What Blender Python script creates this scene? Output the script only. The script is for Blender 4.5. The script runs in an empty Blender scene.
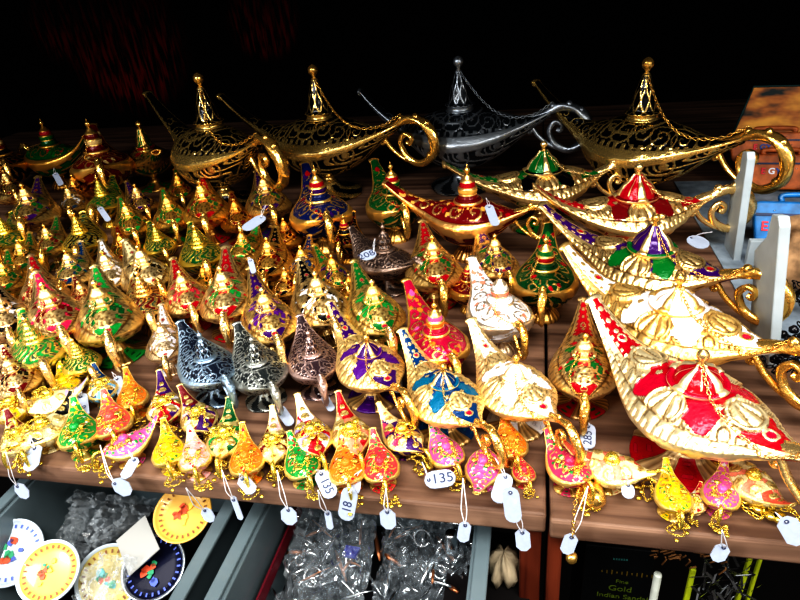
import bpy, math, random
import numpy as np
from mathutils import Vector, Matrix

# ------------------------------------------------------------------ scene / camera
SC = bpy.context.scene
COL = SC.collection
PI = math.pi
CAM_H, CAM_Y = 0.36, -0.314
FPX = 601.0
PITCH, YAW, ROLL = (math.radians(a) for a in (29.22, 14.33, -5.80))
_cw, _sw, _cp, _sp = math.cos(YAW), math.sin(YAW), math.cos(PITCH), math.sin(PITCH)
FWD = Vector((-_sw*_cp, _cw*_cp, -_sp)); _R0 = Vector((_cw, _sw, 0)); _U0 = _R0.cross(FWD)
RT = math.cos(ROLL)*_R0 + math.sin(ROLL)*_U0
UP = -math.sin(ROLL)*_R0 + math.cos(ROLL)*_U0
CAMP = Vector((0, CAM_Y, CAM_H))
cam_d = bpy.data.cameras.new('camera'); cam = bpy.data.objects.new('camera', cam_d); COL.objects.link(cam)
cam_d.sensor_width = 36; cam_d.lens = FPX/800*36; cam_d.clip_start = .01
m = Matrix((RT, UP, -FWD)).transposed().to_4x4(); m.translation = CAMP
cam.matrix_world = m
SC.camera = cam

def ray(x, y):
    return RT*((x-400)/FPX) - UP*((y-300)/FPX) + FWD
def at(x, y, z=0.0):
    "point at height z that the photograph shows at pixel x, y"
    d = ray(x, y); return CAMP + d*((z-CAM_H)/d.z)
def aty(x, y, Y):
    d = ray(x, y); return CAMP + d*((Y-CAM_Y)/d.y)
def depth(p):
    return (p-CAMP).dot(FWD)

# ------------------------------------------------------------------ object helpers
def tag(o, label=None, cat=None, group=None, kind=None):
    if label: o['label'] = label
    if cat: o['category'] = cat
    if group: o['group'] = group
    if kind: o['kind'] = kind
    return o
def link(name, data, parent=None, mats=None):
    o = bpy.data.objects.new(name, data); COL.objects.link(o)
    if parent is not None: o.parent = parent
    if mats is not None:
        for i, mm in enumerate(mats if isinstance(mats, (list, tuple)) else [mats]):
            o.material_slots[i].link = 'OBJECT'; o.material_slots[i].material = mm
    return o
def empty(name, loc, rz=0, scale=1.0, rx=0, ry=0):
    o = bpy.data.objects.new(name, None); COL.objects.link(o)
    o.location = loc; o.rotation_euler = (rx, ry, rz); o.scale = (scale,)*3; o.empty_display_size = .01
    return o

def text_mesh(name, body, size, mat, parent=None, ax='CENTER', ay='CENTER', offset=0.0, extrude=.0001):
    fc = bpy.data.curves.new(name, 'FONT'); fc.body = body; fc.size = size; fc.align_x = ax; fc.align_y = ay; fc.offset = offset; fc.extrude = extrude
    fo = bpy.data.objects.new(name, fc); COL.objects.link(fo); bpy.context.view_layer.update()
    me = bpy.data.meshes.new_from_object(fo.evaluated_get(bpy.context.evaluated_depsgraph_get()))
    bpy.data.objects.remove(fo); bpy.data.curves.remove(fc)
    me.materials.clear(); me.materials.append(mat)
    return link(name, me, parent)
class MB:
    "mesh builder: vertex / face lists joined into one mesh"
    def __init__(s): s.v = []; s.f = []; s.c = []; s.n = 0
    def add(s, V, F, C=None):
        V = np.asarray(V, float).reshape(-1, 3)
        s.v.append(V); s.f += [tuple(i+s.n for i in f) for f in F]
        if C is None: C = np.zeros((len(V), 4))
        elif np.ndim(C) == 1: C = np.tile(np.asarray(C, float), (len(V), 1))
        s.c.append(C); s.n += len(V)
        return s
    def data(s, name, smooth=True):
        me = bpy.data.meshes.new(name)
        V = np.concatenate(s.v)
        me.from_pydata(V.tolist(), [], s.f)
        me.polygons.foreach_set('use_smooth', [smooth]*len(me.polygons))
        a = me.attributes.new('pat', 'FLOAT_COLOR', 'POINT')
        a.data.foreach_set('color', np.concatenate(s.c).astype(np.float32).ravel())
        me.materials.append(None); me.update()
        return me
    def obj(s, name, mat, parent=None, smooth=True):
        return link(name, s.data(name, smooth), parent, mat)

def gridfaces(nu, nv, wrap_v=True, wrap_u=False, off=0):
    F = []
    for i in range(nu if wrap_u else nu-1):
        for j in range(nv if wrap_v else nv-1):
            a = i*nv+j; b = i*nv+(j+1) % nv; c = ((i+1) % nu)*nv+(j+1) % nv; d = ((i+1) % nu)*nv+j
            F.append((a+off, d+off, c+off, b+off))
    return F
def normals(P):
    "P (nu,nv,3) wrapped in v"
    du = np.gradient(P, axis=0); dv = np.roll(P, -1, 1)-np.roll(P, 1, 1)
    n = np.cross(dv, du); l = np.linalg.norm(n, axis=2, keepdims=True); return n/np.maximum(l, 1e-9)
def crom(pts, n):
    P = np.array(pts, float); P = np.vstack([2*P[0]-P[1], P, 2*P[-1]-P[-2]])
    out = []; k = len(P)-3
    for t in np.linspace(0, k-1e-6, n):
        i = int(t); u = t-i; a, b, c, d = P[i:i+4]
        out.append(.5*((2*b)+(c-a)*u+(2*a-5*b+4*c-d)*u*u+(3*b-a-3*c+d)*u**3))
    return np.array(out)
def tube(mb, pts, rad, nv=8, C=None, cap=True, flat=1.0, twist=None):
    P = np.array(pts, float); n = len(P); rad = np.ones(n)*rad
    T = np.gradient(P, axis=0); T /= np.maximum(np.linalg.norm(T, axis=1, keepdims=True), 1e-9)
    up = np.array([0, 1., 0]) if abs(T[0][1]) < .9 else np.array([1., 0, 0])
    V = []
    for i in range(n):
        s = np.cross(T[i], up); s /= max(np.linalg.norm(s), 1e-9); up = np.cross(s, T[i])
        for j in range(nv):
            a = 2*PI*j/nv
            r = rad[i]
            if twist: r *= 1+.22*math.cos(3*a+twist*i)
            V.append(P[i]+r*(math.cos(a)*s+flat*math.sin(a)*up))
    F = gridfaces(n, nv)
    if cap: F += [tuple(range(nv)), tuple(range((n-1)*nv, n*nv))[::-1]]
    mb.add(V, F, C)
def lathe(mb, prof, nv=32, C=None, fn=None, z0=0, off=(0, 0)):
    "prof: list of (r,z); fn(r,phi,s)->(C,h) pattern"
    P = np.array(prof, float); nu = len(P)
    ph = np.arange(nv)*2*PI/nv
    G = np.zeros((nu, nv, 3)); G[..., 0] = P[:, :1]*np.cos(ph); G[..., 1] = P[:, :1]*np.sin(ph); G[..., 2] = P[:, 1:]
    cc = C
    if fn:
        s = np.linspace(0, 1, nu)[:, None]*np.ones((1, nv)); c4, h = fn(P[:, :1]*np.ones((1, nv)), np.ones((nu, 1))*ph, s)
        G += normals(G)*-h[..., None]*-1
        cc = c4.reshape(-1, 4)
    G[..., 2] += z0; G[..., 0] += off[0]; G[..., 1] += off[1]
    mb.add(G.reshape(-1, 3), gridfaces(nu, nv), cc)
def box(mb, x0, x1, y0, y1, z0, z1, C=None):
    V = [(x, y, z) for x in (x0, x1) for y in (y0, y1) for z in (z0, z1)]
    mb.add(V, [(0, 1, 3, 2), (4, 6, 7, 5), (0, 4, 5, 1), (2, 3, 7, 6), (0, 2, 6, 4), (1, 5, 7, 3)], C)
def prism(mb, poly, z0, z1, C=None):
    n = len(poly); V = [(x, y, z0) for x, y in poly]+[(x, y, z1) for x, y in poly]
    mb.add(V, [tuple(range(n))[::-1], tuple(range(n, 2*n))]+[(i, (i+1) % n, n+(i+1) % n, n+i) for i in range(n)], C)
def bevel(o, w, seg=2):
    b = o.modifiers.new('bevel', 'BEVEL'); b.width = w; b.segments = seg; b.limit_method = 'ANGLE'; return o
def xform(V, M):
    V = np.asarray(V, float); M = np.array(M); return V@M[:3, :3].T+M[:3, 3]

# ------------------------------------------------------------------ materials
def nt(name):
    mt = bpy.data.materials.new(name); mt.use_nodes = True; t = mt.node_tree
    return mt, t, t.nodes['Principled BSDF']
def simple(name, col, rough=.5, metal=0, noise=0, scale=60, bump=0, trans=0, alpha=1, coat=0, stretch=None):
    mt, t, b = nt(name)
    b.inputs['Roughness'].default_value = rough; b.inputs['Metallic'].default_value = metal
    b.inputs['Transmission Weight'].default_value = trans; b.inputs['Alpha'].default_value = alpha
    b.inputs['Coat Weight'].default_value = coat
    tc = t.nodes.new('ShaderNodeTexCoord'); nz = t.nodes.new('ShaderNodeTexNoise'); nz.inputs['Scale'].default_value = scale
    nz.inputs['Detail'].default_value = 5
    mp = t.nodes.new('ShaderNodeMapping'); t.links.new(tc.outputs['Object'], mp.inputs[0]); t.links.new(mp.outputs[0], nz.inputs['Vector'])
    if stretch: mp.inputs['Scale'].default_value = stretch
    mx = t.nodes.new('ShaderNodeMix'); mx.data_type = 'RGBA'; mx.blend_type = 'MULTIPLY'
    cr = t.nodes.new('ShaderNodeMapRange'); cr.inputs[1].default_value = .3; cr.inputs[2].default_value = .7
    cr.inputs[3].default_value = 1-noise; cr.inputs[4].default_value = 1+noise*.6
    t.links.new(nz.outputs[0], cr.inputs[0]); mx.inputs[0].default_value = 1; mx.inputs[6].default_value = (*col, 1)
    t.links.new(cr.outputs[0], mx.inputs[7]); t.links.new(mx.outputs[2], b.inputs['Base Color'])
    if bump:
        bp = t.nodes.new('ShaderNodeBump'); bp.inputs['Strength'].default_value = bump; bp.inputs['Distance'].default_value = .002
        t.links.new(nz.outputs[0], bp.inputs['Height']); t.links.new(bp.outputs[0], b.inputs['Normal'])
    return mt

_lm = {}
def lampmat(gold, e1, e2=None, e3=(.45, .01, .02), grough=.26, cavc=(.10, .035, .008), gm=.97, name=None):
    e2 = e2 or e1
    key = (gold, e1, e2, e3, grough, cavc, gm)
    if key in _lm: return _lm[key]
    mt, t, b = nt(name or 'enamelled_metal')
    N = t.nodes.new; L = t.links.new
    at_ = N('ShaderNodeAttribute'); at_.attribute_name = 'pat'
    sep = N('ShaderNodeSeparateColor'); L(at_.outputs['Color'], sep.inputs[0])
    def sharp(sock):
        r = N('ShaderNodeMapRange'); r.interpolation_type = 'SMOOTHSTEP'; r.inputs[1].default_value = .35; r.inputs[2].default_value = .65
        L(sock, r.inputs[0]); return r.outputs[0]
    def mix(f, a, c):
        x = N('ShaderNodeMix'); x.data_type = 'RGBA'; L(f, x.inputs[0])
        if isinstance(a, tuple): x.inputs[6].default_value = (*a, 1)
        else: L(a, x.inputs[6])
        if isinstance(c, tuple): x.inputs[7].default_value = (*c, 1)
        else: L(c, x.inputs[7])
        return x.outputs[2]
    f1, f2, f3 = (sharp(sep.outputs[i]) for i in range(3))
    g = mix(at_.outputs['Alpha'], gold, cavc)  # grooves darkened in the colour as painted occlusion, along with the motif outlines
    c = mix(f1, g, e1); c = mix(f2, c, e2); c = mix(f3, c, e3)
    for ff in (f1, f2):   # fine dark line where enamel meets metal
        s1 = N('ShaderNodeMath'); s1.operation = 'MULTIPLY_ADD'; L(ff, s1.inputs[0]); s1.inputs[1].default_value = 2; s1.inputs[2].default_value = -1
        s2 = N('ShaderNodeMath'); s2.operation = 'ABSOLUTE'; L(s1.outputs[0], s2.inputs[0])
        s3 = N('ShaderNodeMapRange'); s3.inputs[3].default_value = .75; s3.inputs[4].default_value = 0; L(s2.outputs[0], s3.inputs[0])
        c = mix(s3.outputs[0], c, (.05, .02, .008))
    L(c, b.inputs['Base Color'])
    ad = N('ShaderNodeMath'); ad.operation = 'MAXIMUM'; L(f1, ad.inputs[0]); L(f2, ad.inputs[1])
    ad2 = N('ShaderNodeMath'); ad2.operation = 'MAXIMUM'; L(ad.outputs[0], ad2.inputs[0]); L(f3, ad2.inputs[1])
    mm = N('ShaderNodeMapRange'); mm.inputs[3].default_value = gm; mm.inputs[4].default_value = .12
    L(ad2.outputs[0], mm.inputs[0]); L(mm.outputs[0], b.inputs['Metallic'])
    rr = N('ShaderNodeMapRange'); rr.inputs[3].default_value = grough; rr.inputs[4].default_value = .16
    L(ad2.outputs[0], rr.inputs[0]); L(rr.outputs[0], b.inputs['Roughness'])
    tc = N('ShaderNodeTexCoord'); vo = N('ShaderNodeTexNoise'); vo.inputs['Scale'].default_value = 13; vo.inputs['Detail'].default_value = 3
    L(tc.outputs['Object'], vo.inputs['Vector'])
    bp = N('ShaderNodeBump'); bp.inputs['Strength'].default_value = .6; bp.inputs['Distance'].default_value = .0012
    L(vo.outputs[0], bp.inputs['Height']); L(bp.outputs[0], b.inputs['Normal'])
    _lm[key] = mt
    return mt
# ------------------------------------------------------------------ lamp geometry (unit = half width of the bowl)
def S(x, a, b):
    u = np.clip((x-a)/(b-a), 0, 1); return u*u*(3-2*u)
def spiral(X, Y, cx, cy, R0, pitch, chi, a0=0.0, duty=.34):
    dx, dy = X-cx, Y-cy; r = np.hypot(dx, dy); a = np.arctan2(dy*chi, dx)+a0
    f = (r/pitch-a/(2*PI)) % 1.0
    return (f < duty) & (r < R0)
def medallion(X, Y, cx, cy, rx, ry, ang, ribs=5):
    c, s = math.cos(ang), math.sin(ang)
    u = ((X-cx)*c+(Y-cy)*s)/rx; v = (-(X-cx)*s+(Y-cy)*c)/ry
    r = np.hypot(u, v); inside = r < 1
    fan = np.arctan2(v, u+1.0); h = .02+.04*np.abs(np.cos(ribs*fan*1.25))*(r < .72)+.04*((r > .8) & (r < .97))
    cav = ((np.abs(np.cos(ribs*fan*1.25)) < .30) & (r < .7)) | ((r > .72) & (r < .79)) | (r > .95)
    return inside, np.where(inside, h, 0), np.where(inside, cav*.85, 0)
Z0 = lambda X: np.zeros_like(X)
def p_ornate(X, Y, W, Sx, t, top, fine=1.0):
    yn = Y/np.maximum(W, .03); r = np.hypot(X, Y); ph = np.arctan2(Y, X); big = fine > 1.5
    e1 = Z0(X); e2 = Z0(X); e3 = Z0(X); cav = Z0(X); h = Z0(X)
    zone = (r < (.84 if fine > 1.9 else .66)+.10*np.cos(8*ph)) & (r > .25)
    if fine < 1.9: zone &= np.abs(np.sin(6*ph+9*r)) > .3; zone |= (np.abs(r-.80) < .09) & (np.abs(np.sin(4*ph)) > .82)
    stripe = (X > 1.28) & (np.abs(yn) < .52); tail = (X < -.98) & (np.abs(yn) < .62) & (X > -1.65)
    flower = (np.hypot(((Sx/.25) % 1-.5)*.25, Y) < (.052 if big else .07)) & stripe
    flower |= stripe & (np.abs(np.abs(yn)-.42) < .06) & (np.sin(36*Sx) > 0)
    e1[zone | stripe | tail] = 1
    e2[zone & (np.abs(np.sin(2*ph)) > .80)] = 1
    h[flower] = .025; e1[flower] = 0
    pl = (~zone) & (~stripe) & (~tail)
    lf = np.sin(19*ph+5*r)*np.sin(15*r+2*np.sin(5*ph))
    if big:
        lf = np.sin(14*ph+5*r)*np.sin(11*r+2*np.sin(5*ph)); h[pl & (lf > .62)] = .018; cav[pl & (np.abs(lf-.58) < .07)] = .6
    else:
        lf = np.sin(10*ph+4*r)*np.sin(9*r+2*np.sin(5*ph)); h[pl & (lf > .5)] = .03; cav[pl & (np.abs(lf-.42) < .12)] = .8
    u_ = ((Sx/.27) % 1-.5)*.27; v_ = (np.abs(yn)-.68)*W
    lr = np.hypot(u_+.5*v_, v_*.8); pl2 = pl & (r > .75) & (X < 1.3) & (W > .35)
    h[pl2 & (lr < .085)] = .035; cav[pl2 & (np.abs(lr-.095) < .016)] = .8; cav[pl2 & (np.abs(u_+.5*v_) < .012) & (lr < .07)] = .7
    for q in range(8):     # little sprigs in the enamel
        a_ = q*PI/4+.39; s_ = np.hypot(X-.60*math.cos(a_), Y-.60*math.sin(a_)) < .055; e1[s_] = 0; e2[s_] = 0; h[s_] = .02
    for gx, gr in ((-1.26, .07), (1.66, .055)):
        dg = np.hypot(X-gx, Y); e3[dg < gr] = 1; e1[dg < gr] = 0; bz = (dg >= gr) & (dg < gr*1.7); e1[bz] = 0; e3[bz] = 0; h[bz] = .03
    for cx, cy, rx, ry, a_ in ((.98, 0, .34, .30, 0), (-.84, 0, .31, .30, PI), (.05, .66, .29, .32, PI/2), (.05, -.66, .29, .32, -PI/2)):
        i, hh, cc = medallion(X, Y, cx, cy, rx, ry, a_, 5 if big else 4)
        e1[i] = 0; e2[i] = 0; h[i] = hh[i]; cav[i] = cc[i]
    k = 12*fine
    ri, ro, rg = (.91, .82, .80) if fine > 1.9 else (.86, .76, .70)
    rim = np.abs(yn) > ri; rp_ = (np.abs(yn) > ro) & ~rim; gr_ = (np.abs(yn) > rg) & (np.abs(yn) <= ro) & top; cav[gr_] = .9; h[gr_] = -.01
    e1[rim | rp_] = 0; e2[rim | rp_] = 0; bead = np.abs(np.sin(k*Sx+3*yn))
    h[rim] = .012+.018*bead[rim]; cav[rim] = .45*(bead[rim] < .25)
    sc = np.abs(np.sin(k*.5*Sx)); h[rp_] = .012+.02*sc[rp_]; cav[rp_] = .7*(sc[rp_] < .35)
    bt = ~top
    e1[bt] = 0; e2[bt] = 0; e3[bt] = 0
    q = np.sin(13*Sx+5*np.sin(3*t))*np.sin(9*t)
    h[bt] = .025*q[bt]; cav[bt] = (.8*S(-q, .2, .6))[bt]
    eb = bt & (np.sin(5*Sx) > .45) & (np.abs(np.sin(t)) > .4) & (q < .2); e1[eb] = 1
    rb = bt & (np.abs(np.sin(t)) < .22); h[rb] = .02; cav[rb] = 0; e1[rb] = 0
    return e1, e2, e3, cav, h
def p_ornate_fine(*q): return p_ornate(*q, fine=2.0)
def p_ornate_mid(*q): return p_ornate(*q, fine=1.6)
def vine_lines(X, Y, W, n=9, pitch=.12, R=.30, duty=.34):
    m = np.zeros(X.shape, bool)
    for k, cx in enumerate(np.linspace(-1.55, 2.0, n)):
        w = float(WF(cx)) if WF else .8
        for sg in (1, -1):
            R0 = min(R, .62*w); cy = sg*max(.52*w, .0)
            m |= spiral(X, Y, cx, cy, R0, pitch, sg*(1 if k % 2 else -1), k*1.3, duty)
    return m
WF = None; DUTY = .27
def p_vine_dark(*q):
    global DUTY
    DUTY = .20; r = p_vine(*q); DUTY = .27
    return r
def p_vine(X, Y, W, Sx, t, top):
    yn = Y/np.maximum(W, .03)
    e1 = np.ones_like(X); e2 = Z0(X); e3 = Z0(X); cav = Z0(X); h = Z0(X)
    m = vine_lines(X, Y, W, 10, .15, .34, DUTY)
    rings = (np.abs(np.hypot(X-.05, Y)-.60) < .03); m |= rings
    rim = np.abs(yn) > .87; bead = (np.abs(yn) > .78) & (~rim)
    m |= bead & (np.sin(34*Sx) > .1)
    e1[m] = 0; h[m] = .03
    e1[rim] = 0; h[rim] = .05
    bt = ~top; q = spiral(Sx*1.0 % .9, t*.55 % .6, .45, .3, .3, .13, 1) | (np.sin(14*Sx+5*np.sin(5*t)) > .55)
    e1[bt] = 1-q[bt]; h[bt] = .04*q[bt]
    rb = bt & (np.abs(np.sin(t)) < .2); e1[rb] = 0; h[rb] = .05
    return e1, e2, e3, cav, h
def p_floral(X, Y, W, Sx, t, top):
    yn = Y/np.maximum(W, .03)
    e1 = np.ones_like(X); e2 = Z0(X); e3 = Z0(X); cav = Z0(X); h = Z0(X)
    m = vine_lines(X, Y, W, 7, .2, .27)
    e1[m] = 0; h[m] = .03
    rng = np.random.RandomState(4)
    for k in range(34):
        cx = rng.uniform(-1.5, 2.2); w = float(WF(cx)); cy = rng.uniform(-.75, .75)*w; rr = rng.uniform(.05, .10)
        d = np.hypot(X-cx, Y-cy) < rr
        (e2 if k % 3 else e3)[d] = 1; h[d] = .03; e1[d] = 0
    rim = np.abs(yn) > .88; e1[rim] = 0; e2[rim] = 0; e3[rim] = 0; h[rim] = .06
    bt = ~top; e2[bt] = 0; e3[bt] = 0
    q = np.sin(10*Sx+4*np.sin(4*t))*np.sin(5*t) > .3
    e1[bt] = (~q)[bt]; h[bt] = .04*q[bt]
    rb = bt & (np.abs(np.sin(t)) < .3); e1[rb] = 0; h[rb] = .06
    return e1, e2, e3, cav, h
def p_coin(X, Y, W, Sx, t, top):
    yn = Y/np.maximum(W, .03); r = np.hypot(X, Y); ph = np.arctan2(Y, X)
    e1 = Z0(X); e2 = Z0(X); e3 = Z0(X); cav = Z0(X); h = Z0(X)
    e1[np.cos(4*ph+.6) > -.1] = 1; e2[np.cos(4*ph+.6) <= -.1] = 1
    e2[(X > 1.5) & (X < 2.0)] = 1
    w3 = (r > .92) & (np.sin(5*ph+2) > .2); e3[w3] = 1
    for cx, cy, rr in [(.78*math.cos(a), .78*math.sin(a), .24) for a in np.arange(6)*PI/3+.5]+[(1.3, 0, .2), (-1.25, 0, .17), (1.75, 0, .12)]:
        d = np.hypot(X-cx, Y-cy); i = d < rr
        e1[i] = 0; e2[i] = 0; e3[i] = 0
        h[i] = .05+.05*(d[i] > rr*.72); cav[i] = .8*((d[i] > rr*.6) & (d[i] < rr*.74) | ((np.cos(18*(X-cx)/rr*.35)[i] > .7) & (d[i] < rr*.5)))
    rim = np.abs(yn) > .88; e1[rim] = 0; e2[rim] = 0; e3[rim] = 0; h[rim] = .03
    bt = ~top; q = np.sin(9*Sx) > 0; e1[bt] = q[bt]*1.; e2[bt] = 0; e3[bt] = (~q)[bt]*.0; h[bt] = (.04*np.abs(np.sin(9*Sx)))[bt]
    return e1, e2, e3, cav, h
def p_fili(X, Y, W, Sx, t, top):
    yn = Y/np.maximum(W, .03); r = np.hypot(X, Y); ph = np.arctan2(Y, X)
    q = np.cos(13*ph+3.2*np.sin(8*r))*np.where(r > .35, 1, 0)
    e1 = (q > .35)*1.; e2 = Z0(X); e3 = (q < -.86)*1.; cav = .8*(np.abs(q) < .14); h = .03*(q < .3)
    rim = np.abs(yn) > .85; e1[rim] = 0; e3[rim] = 0; h[rim] = .05; cav[rim] = 0
    bt = ~top; b = np.cos(18*Sx) > .2; e1[bt] = 0; e3[bt] = (b & (np.abs(np.sin(t)) < .75) & (np.abs(np.sin(t)) > .3))[bt]*1.; cav[bt] = .4*b[bt]; h[bt] = .03*b[bt]
    return e1, e2, e3, cav, h

def width_fn(kp):
    xs, ws = zip(*kp); X = np.linspace(xs[0], xs[-1], 600); Wd = np.interp(X, xs, ws)
    k = 45; pad = np.concatenate([np.full(k, Wd[0]), Wd, np.full(k, Wd[-1])])
    Ws = np.convolve(pad, np.hanning(k)/np.hanning(k).sum(), 'same')[k:-k]
    return lambda x: np.interp(x, X, Ws)
SLIM = [(-1.9, .10), (-1.6, .18), (-1.25, .40), (-.9, .70), (-.5, .93), (0, 1.03), (.45, .93), (.8, .76), (1.15, .56), (1.55, .38), (2.0, .25), (2.5, .14)]
ROUND = [(-1.35, .12), (-1.2, .3), (-.95, .66), (-.6, .90), (0, 1.05), (.5, .96), (.85, .80), (1.2, .58), (1.6, .38), (2.05, .25), (2.45, .15)]
TEAR = [(-1.75, .12), (-1.5, .21), (-1.2, .42), (-.9, .69), (-.5, .93), (0, 1.05), (.5, .99), (.85, .89), (1.2, .72), (1.6, .50), (2.05, .29), (2.45, .13)]
LONG = [(-2.2, .12), (-1.8, .22), (-1.4, .42), (-1.0, .70), (-.5, .95), (0, 1.03), (.5, .93), (.95, .68), (1.3, .42), (1.8, .25), (2.5, .16), (3.0, .10)]

def make_kind(key, kp, pat, nu, nv, H=1.30, dome=.26, bowl=.68, tipz=.95, tailz=.42, lid='dome', foot='disc', fr=.80, lidpat='sector', handle='scroll', chain=20, ring=.47, q=.055):
    hq = q
    global WF
    WF = width_fn(kp); x0, x1 = kp[0][0], kp[-1][0]
    xs = np.linspace(x0, x1, nu); W = WF(xs)
    Sx = np.concatenate([[0], np.cumsum(np.hypot(np.diff(xs), np.diff(W)))])
    zr = lambda x: H+np.where(x > 0, tipz*(np.abs(x)/x1)**2.3, tailz*(np.abs(x)/abs(x0))**2)
    t = np.arange(nv)*2*PI/nv
    X = xs[:, None]*np.ones((1, nv)); Wg = W[:, None]*np.ones((1, nv)); T = np.ones((nu, 1))*t; Sg = Sx[:, None]*np.ones((1, nv))
    Y = Wg*np.cos(T); st = np.sin(T); top = st >= -1e-6
    dm = (dome*np.minimum(1, W**1.3)+.05*np.minimum(W, 1))[:, None]; bw = (bowl*np.minimum(1, W**.9))[:, None]
    Z = zr(X)+np.where(top, dm*np.abs(st)**1.85, -bw*np.abs(st)**.9)
    P = np.stack([X, Y, Z], -1)
    e1, e2, e3, cav, h = pat(X, Y, Wg, Sg, T, top)
    amp = np.minimum(1, Wg*1.6)
    P = P+normals(P)*(-1 if normals(P)[nu//2, nv//4, 2] < 0 else 1)*(h*amp*1.1)[..., None]
    C = np.stack([e1, e2, e3, cav], -1)
    D = {}
    k = int(np.searchsorted(xs, 1.25))
    for nm, a, b in (('body', 0, k+1), ('spout', k, nu)):
        mb = MB(); n = b-a
        mb.add(P[a:b].reshape(-1, 3), gridfaces(n, nv), C[a:b].reshape(-1, 4))
        if nm == 'body': mb.add(P[0], [tuple(range(nv))], C[0])
        else:
            # open lip with a small rolled edge
            e = P[-1]; c = e.mean(0); lip = []
            for q, o in ((1.0, 0), (1.35, .03), (1.3, .09), (.8, .07), (.6, -.05)):
                lip.append(c+(e-c)*q+np.array([o, 0, o*.35]))
            mb.add(np.array(lip).reshape(-1, 3), gridfaces(5, nv)+[tuple(range(4*nv, 5*nv))], (0, 0, 0, 0))
        D[nm] = mb.data(nm)
    # lid
    zl = H+dome+.02
    def lidfn(r, ph, s):
        C = np.zeros(r.shape+(4,)); hh = np.zeros(r.shape)
        body = (s > .14) & (s < .93)
        if lidpat == 'sector':
            sec = (np.abs(np.cos(2*ph)) < (.93 if lid in ('low', 'bell') else .62)) & ~((lid == 'dome') & (s > .5)) & ~((np.abs(np.sin(9*ph+12*s)) < .25) & (lid not in ('low', 'bell'))); C[..., 0] = body & sec & (s > .2) & ~((np.abs(np.cos(2*ph)) < .16) & (s > .45) & (s < .8))
            C[..., 1] = body & sec & (s < .35)
            fan = body & ~sec; hh = np.where(fan, .03+.03*np.abs(np.cos(12*ph)), 0); C[..., 3] = .8*(fan & (np.abs(np.cos(12*ph)) < .35))
        elif lidpat == 'ring':
            C[..., 2] = (s > .62) & (s < .78); C[..., 0] = ((s > .15) & (s < .34)) | ((s > .42) & (s < .56)); C[..., 1] = ((s > .42) & (s < .56))
            hh = .02*(1-C[..., 0])*(s > .1)
        elif lidpat == 'vine':
            q = (np.abs(np.sin(4*ph+9*s)) < .3) | (np.abs(np.sin(4*ph-9*s+1)) < .25) | (np.sin(30*s) > .93); cb = body & (s > .26); C[..., 0] = cb & ~q; hh = .014*(cb & q)
        elif lidpat == 'fili':
            q = np.sin(9*ph+7*np.sin(22*s)); C[..., 0] = body & (q > .75); C[..., 3] = .6*(body & (q < -.7))
        elif lidpat == 'plain':
            C[..., 0] = body
        return C, hh
    pr = dict(dome=[(ring+.06, -.02), (ring+.09, .03), (ring+.05, .08), (ring-.01, .09), (ring-.02, .13), (ring-.03, .19), (ring-.08, .28), (.19, .36), (.13, .44), (.09, .52), (.075, .56), (.05, .58)],
              low=[(ring+.08, -.04), (ring+.12, .0), (ring+.11, .04), (ring+.06, .05), (ring+.03, .03), (ring+.01, .06), (ring-.03, .13), (ring-.09, .19), (.16, .24), (.09, .28), (.06, .32), (.05, .36), (.04, .37)],
              bell=[(ring+.06, -.05), (ring+.10, .0), (ring+.09, .05), (ring+.03, .06), (ring, .04), (ring-.02, .09), (ring-.07, .19), (ring-.14, .29), (.19, .37), (.13, .45), (.09, .51), (.06, .54), (.05, .56)],
              cone=[(ring-.01, -.02), (ring+.03, .01), (ring-.01, .05), (ring-.01, .12), (ring+.03, .16), (ring-.02, .18), (ring-.06, .20), (.25, .30), (.22, .42), (.19, .56), (.15, .68), (.11, .80), (.08, .90), (.07, .94), (.05, .96)],
              stack=[(ring+.06, -.02), (ring+.10, .04), (ring+.04, .10), (ring-.05, .12), (ring-.03, .17), (ring-.09, .28), (.27, .32), (.30, .37), (.29, .47), (.22, .52), (.22, .57), (.20, .68), (.12, .76), (.07, .84), (.05, .86)],
              step=[(ring, -.02), (ring+.03, .04), (ring-.04, .12), (.34, .15), (.36, .22), (.31, .30), (.27, .32), (.29, .39), (.24, .47), (.21, .49), (.22, .56), (.16, .66), (.13, .70), (.12, .80), (.06, .84)],
              ball=[(.34, -.02), (.36, .03), (.32, .07), (.30, .09), (.30, .14), (.27, .24), (.19, .32), (.08, .36), (.02, .37)])[lid]
    prd = crom([(a, b, 0) for a, b in pr], 34 if nu > 90 else 24)[:, :2]
    mb = MB(); nvl = 72 if nu > 90 else 40
    lathe(mb, [(max(a, .004), b) for a, b in prd], nvl, fn=lidfn, z0=zl)
    D['lid'] = mb.data('lid'); ztop = zl+pr[-1][1]
    mb = MB(); kr = .10 if lid != 'cone' else .13
    if lid != 'ball':
        kp_ = [(.03, -.04), (.07, -.01), (.035, .03), (kr*.5, .05)]+[(kr*math.cos(a), .05+kr+kr*math.sin(a)) for a in np.linspace(-1.1, 1.5, 8)]+[(.012, .05+kr*2.02)]
        if lid in ('stack', 'step'): kp_ += [(.03, .06+kr*2.1), (.02, .06+kr*2.6), (.003, .06+kr*2.9)]
        lathe(mb, kp_, 16, z0=ztop, C=(0, 0, 0, 0)); 
        D['knob'] = mb.data('knob')
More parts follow.
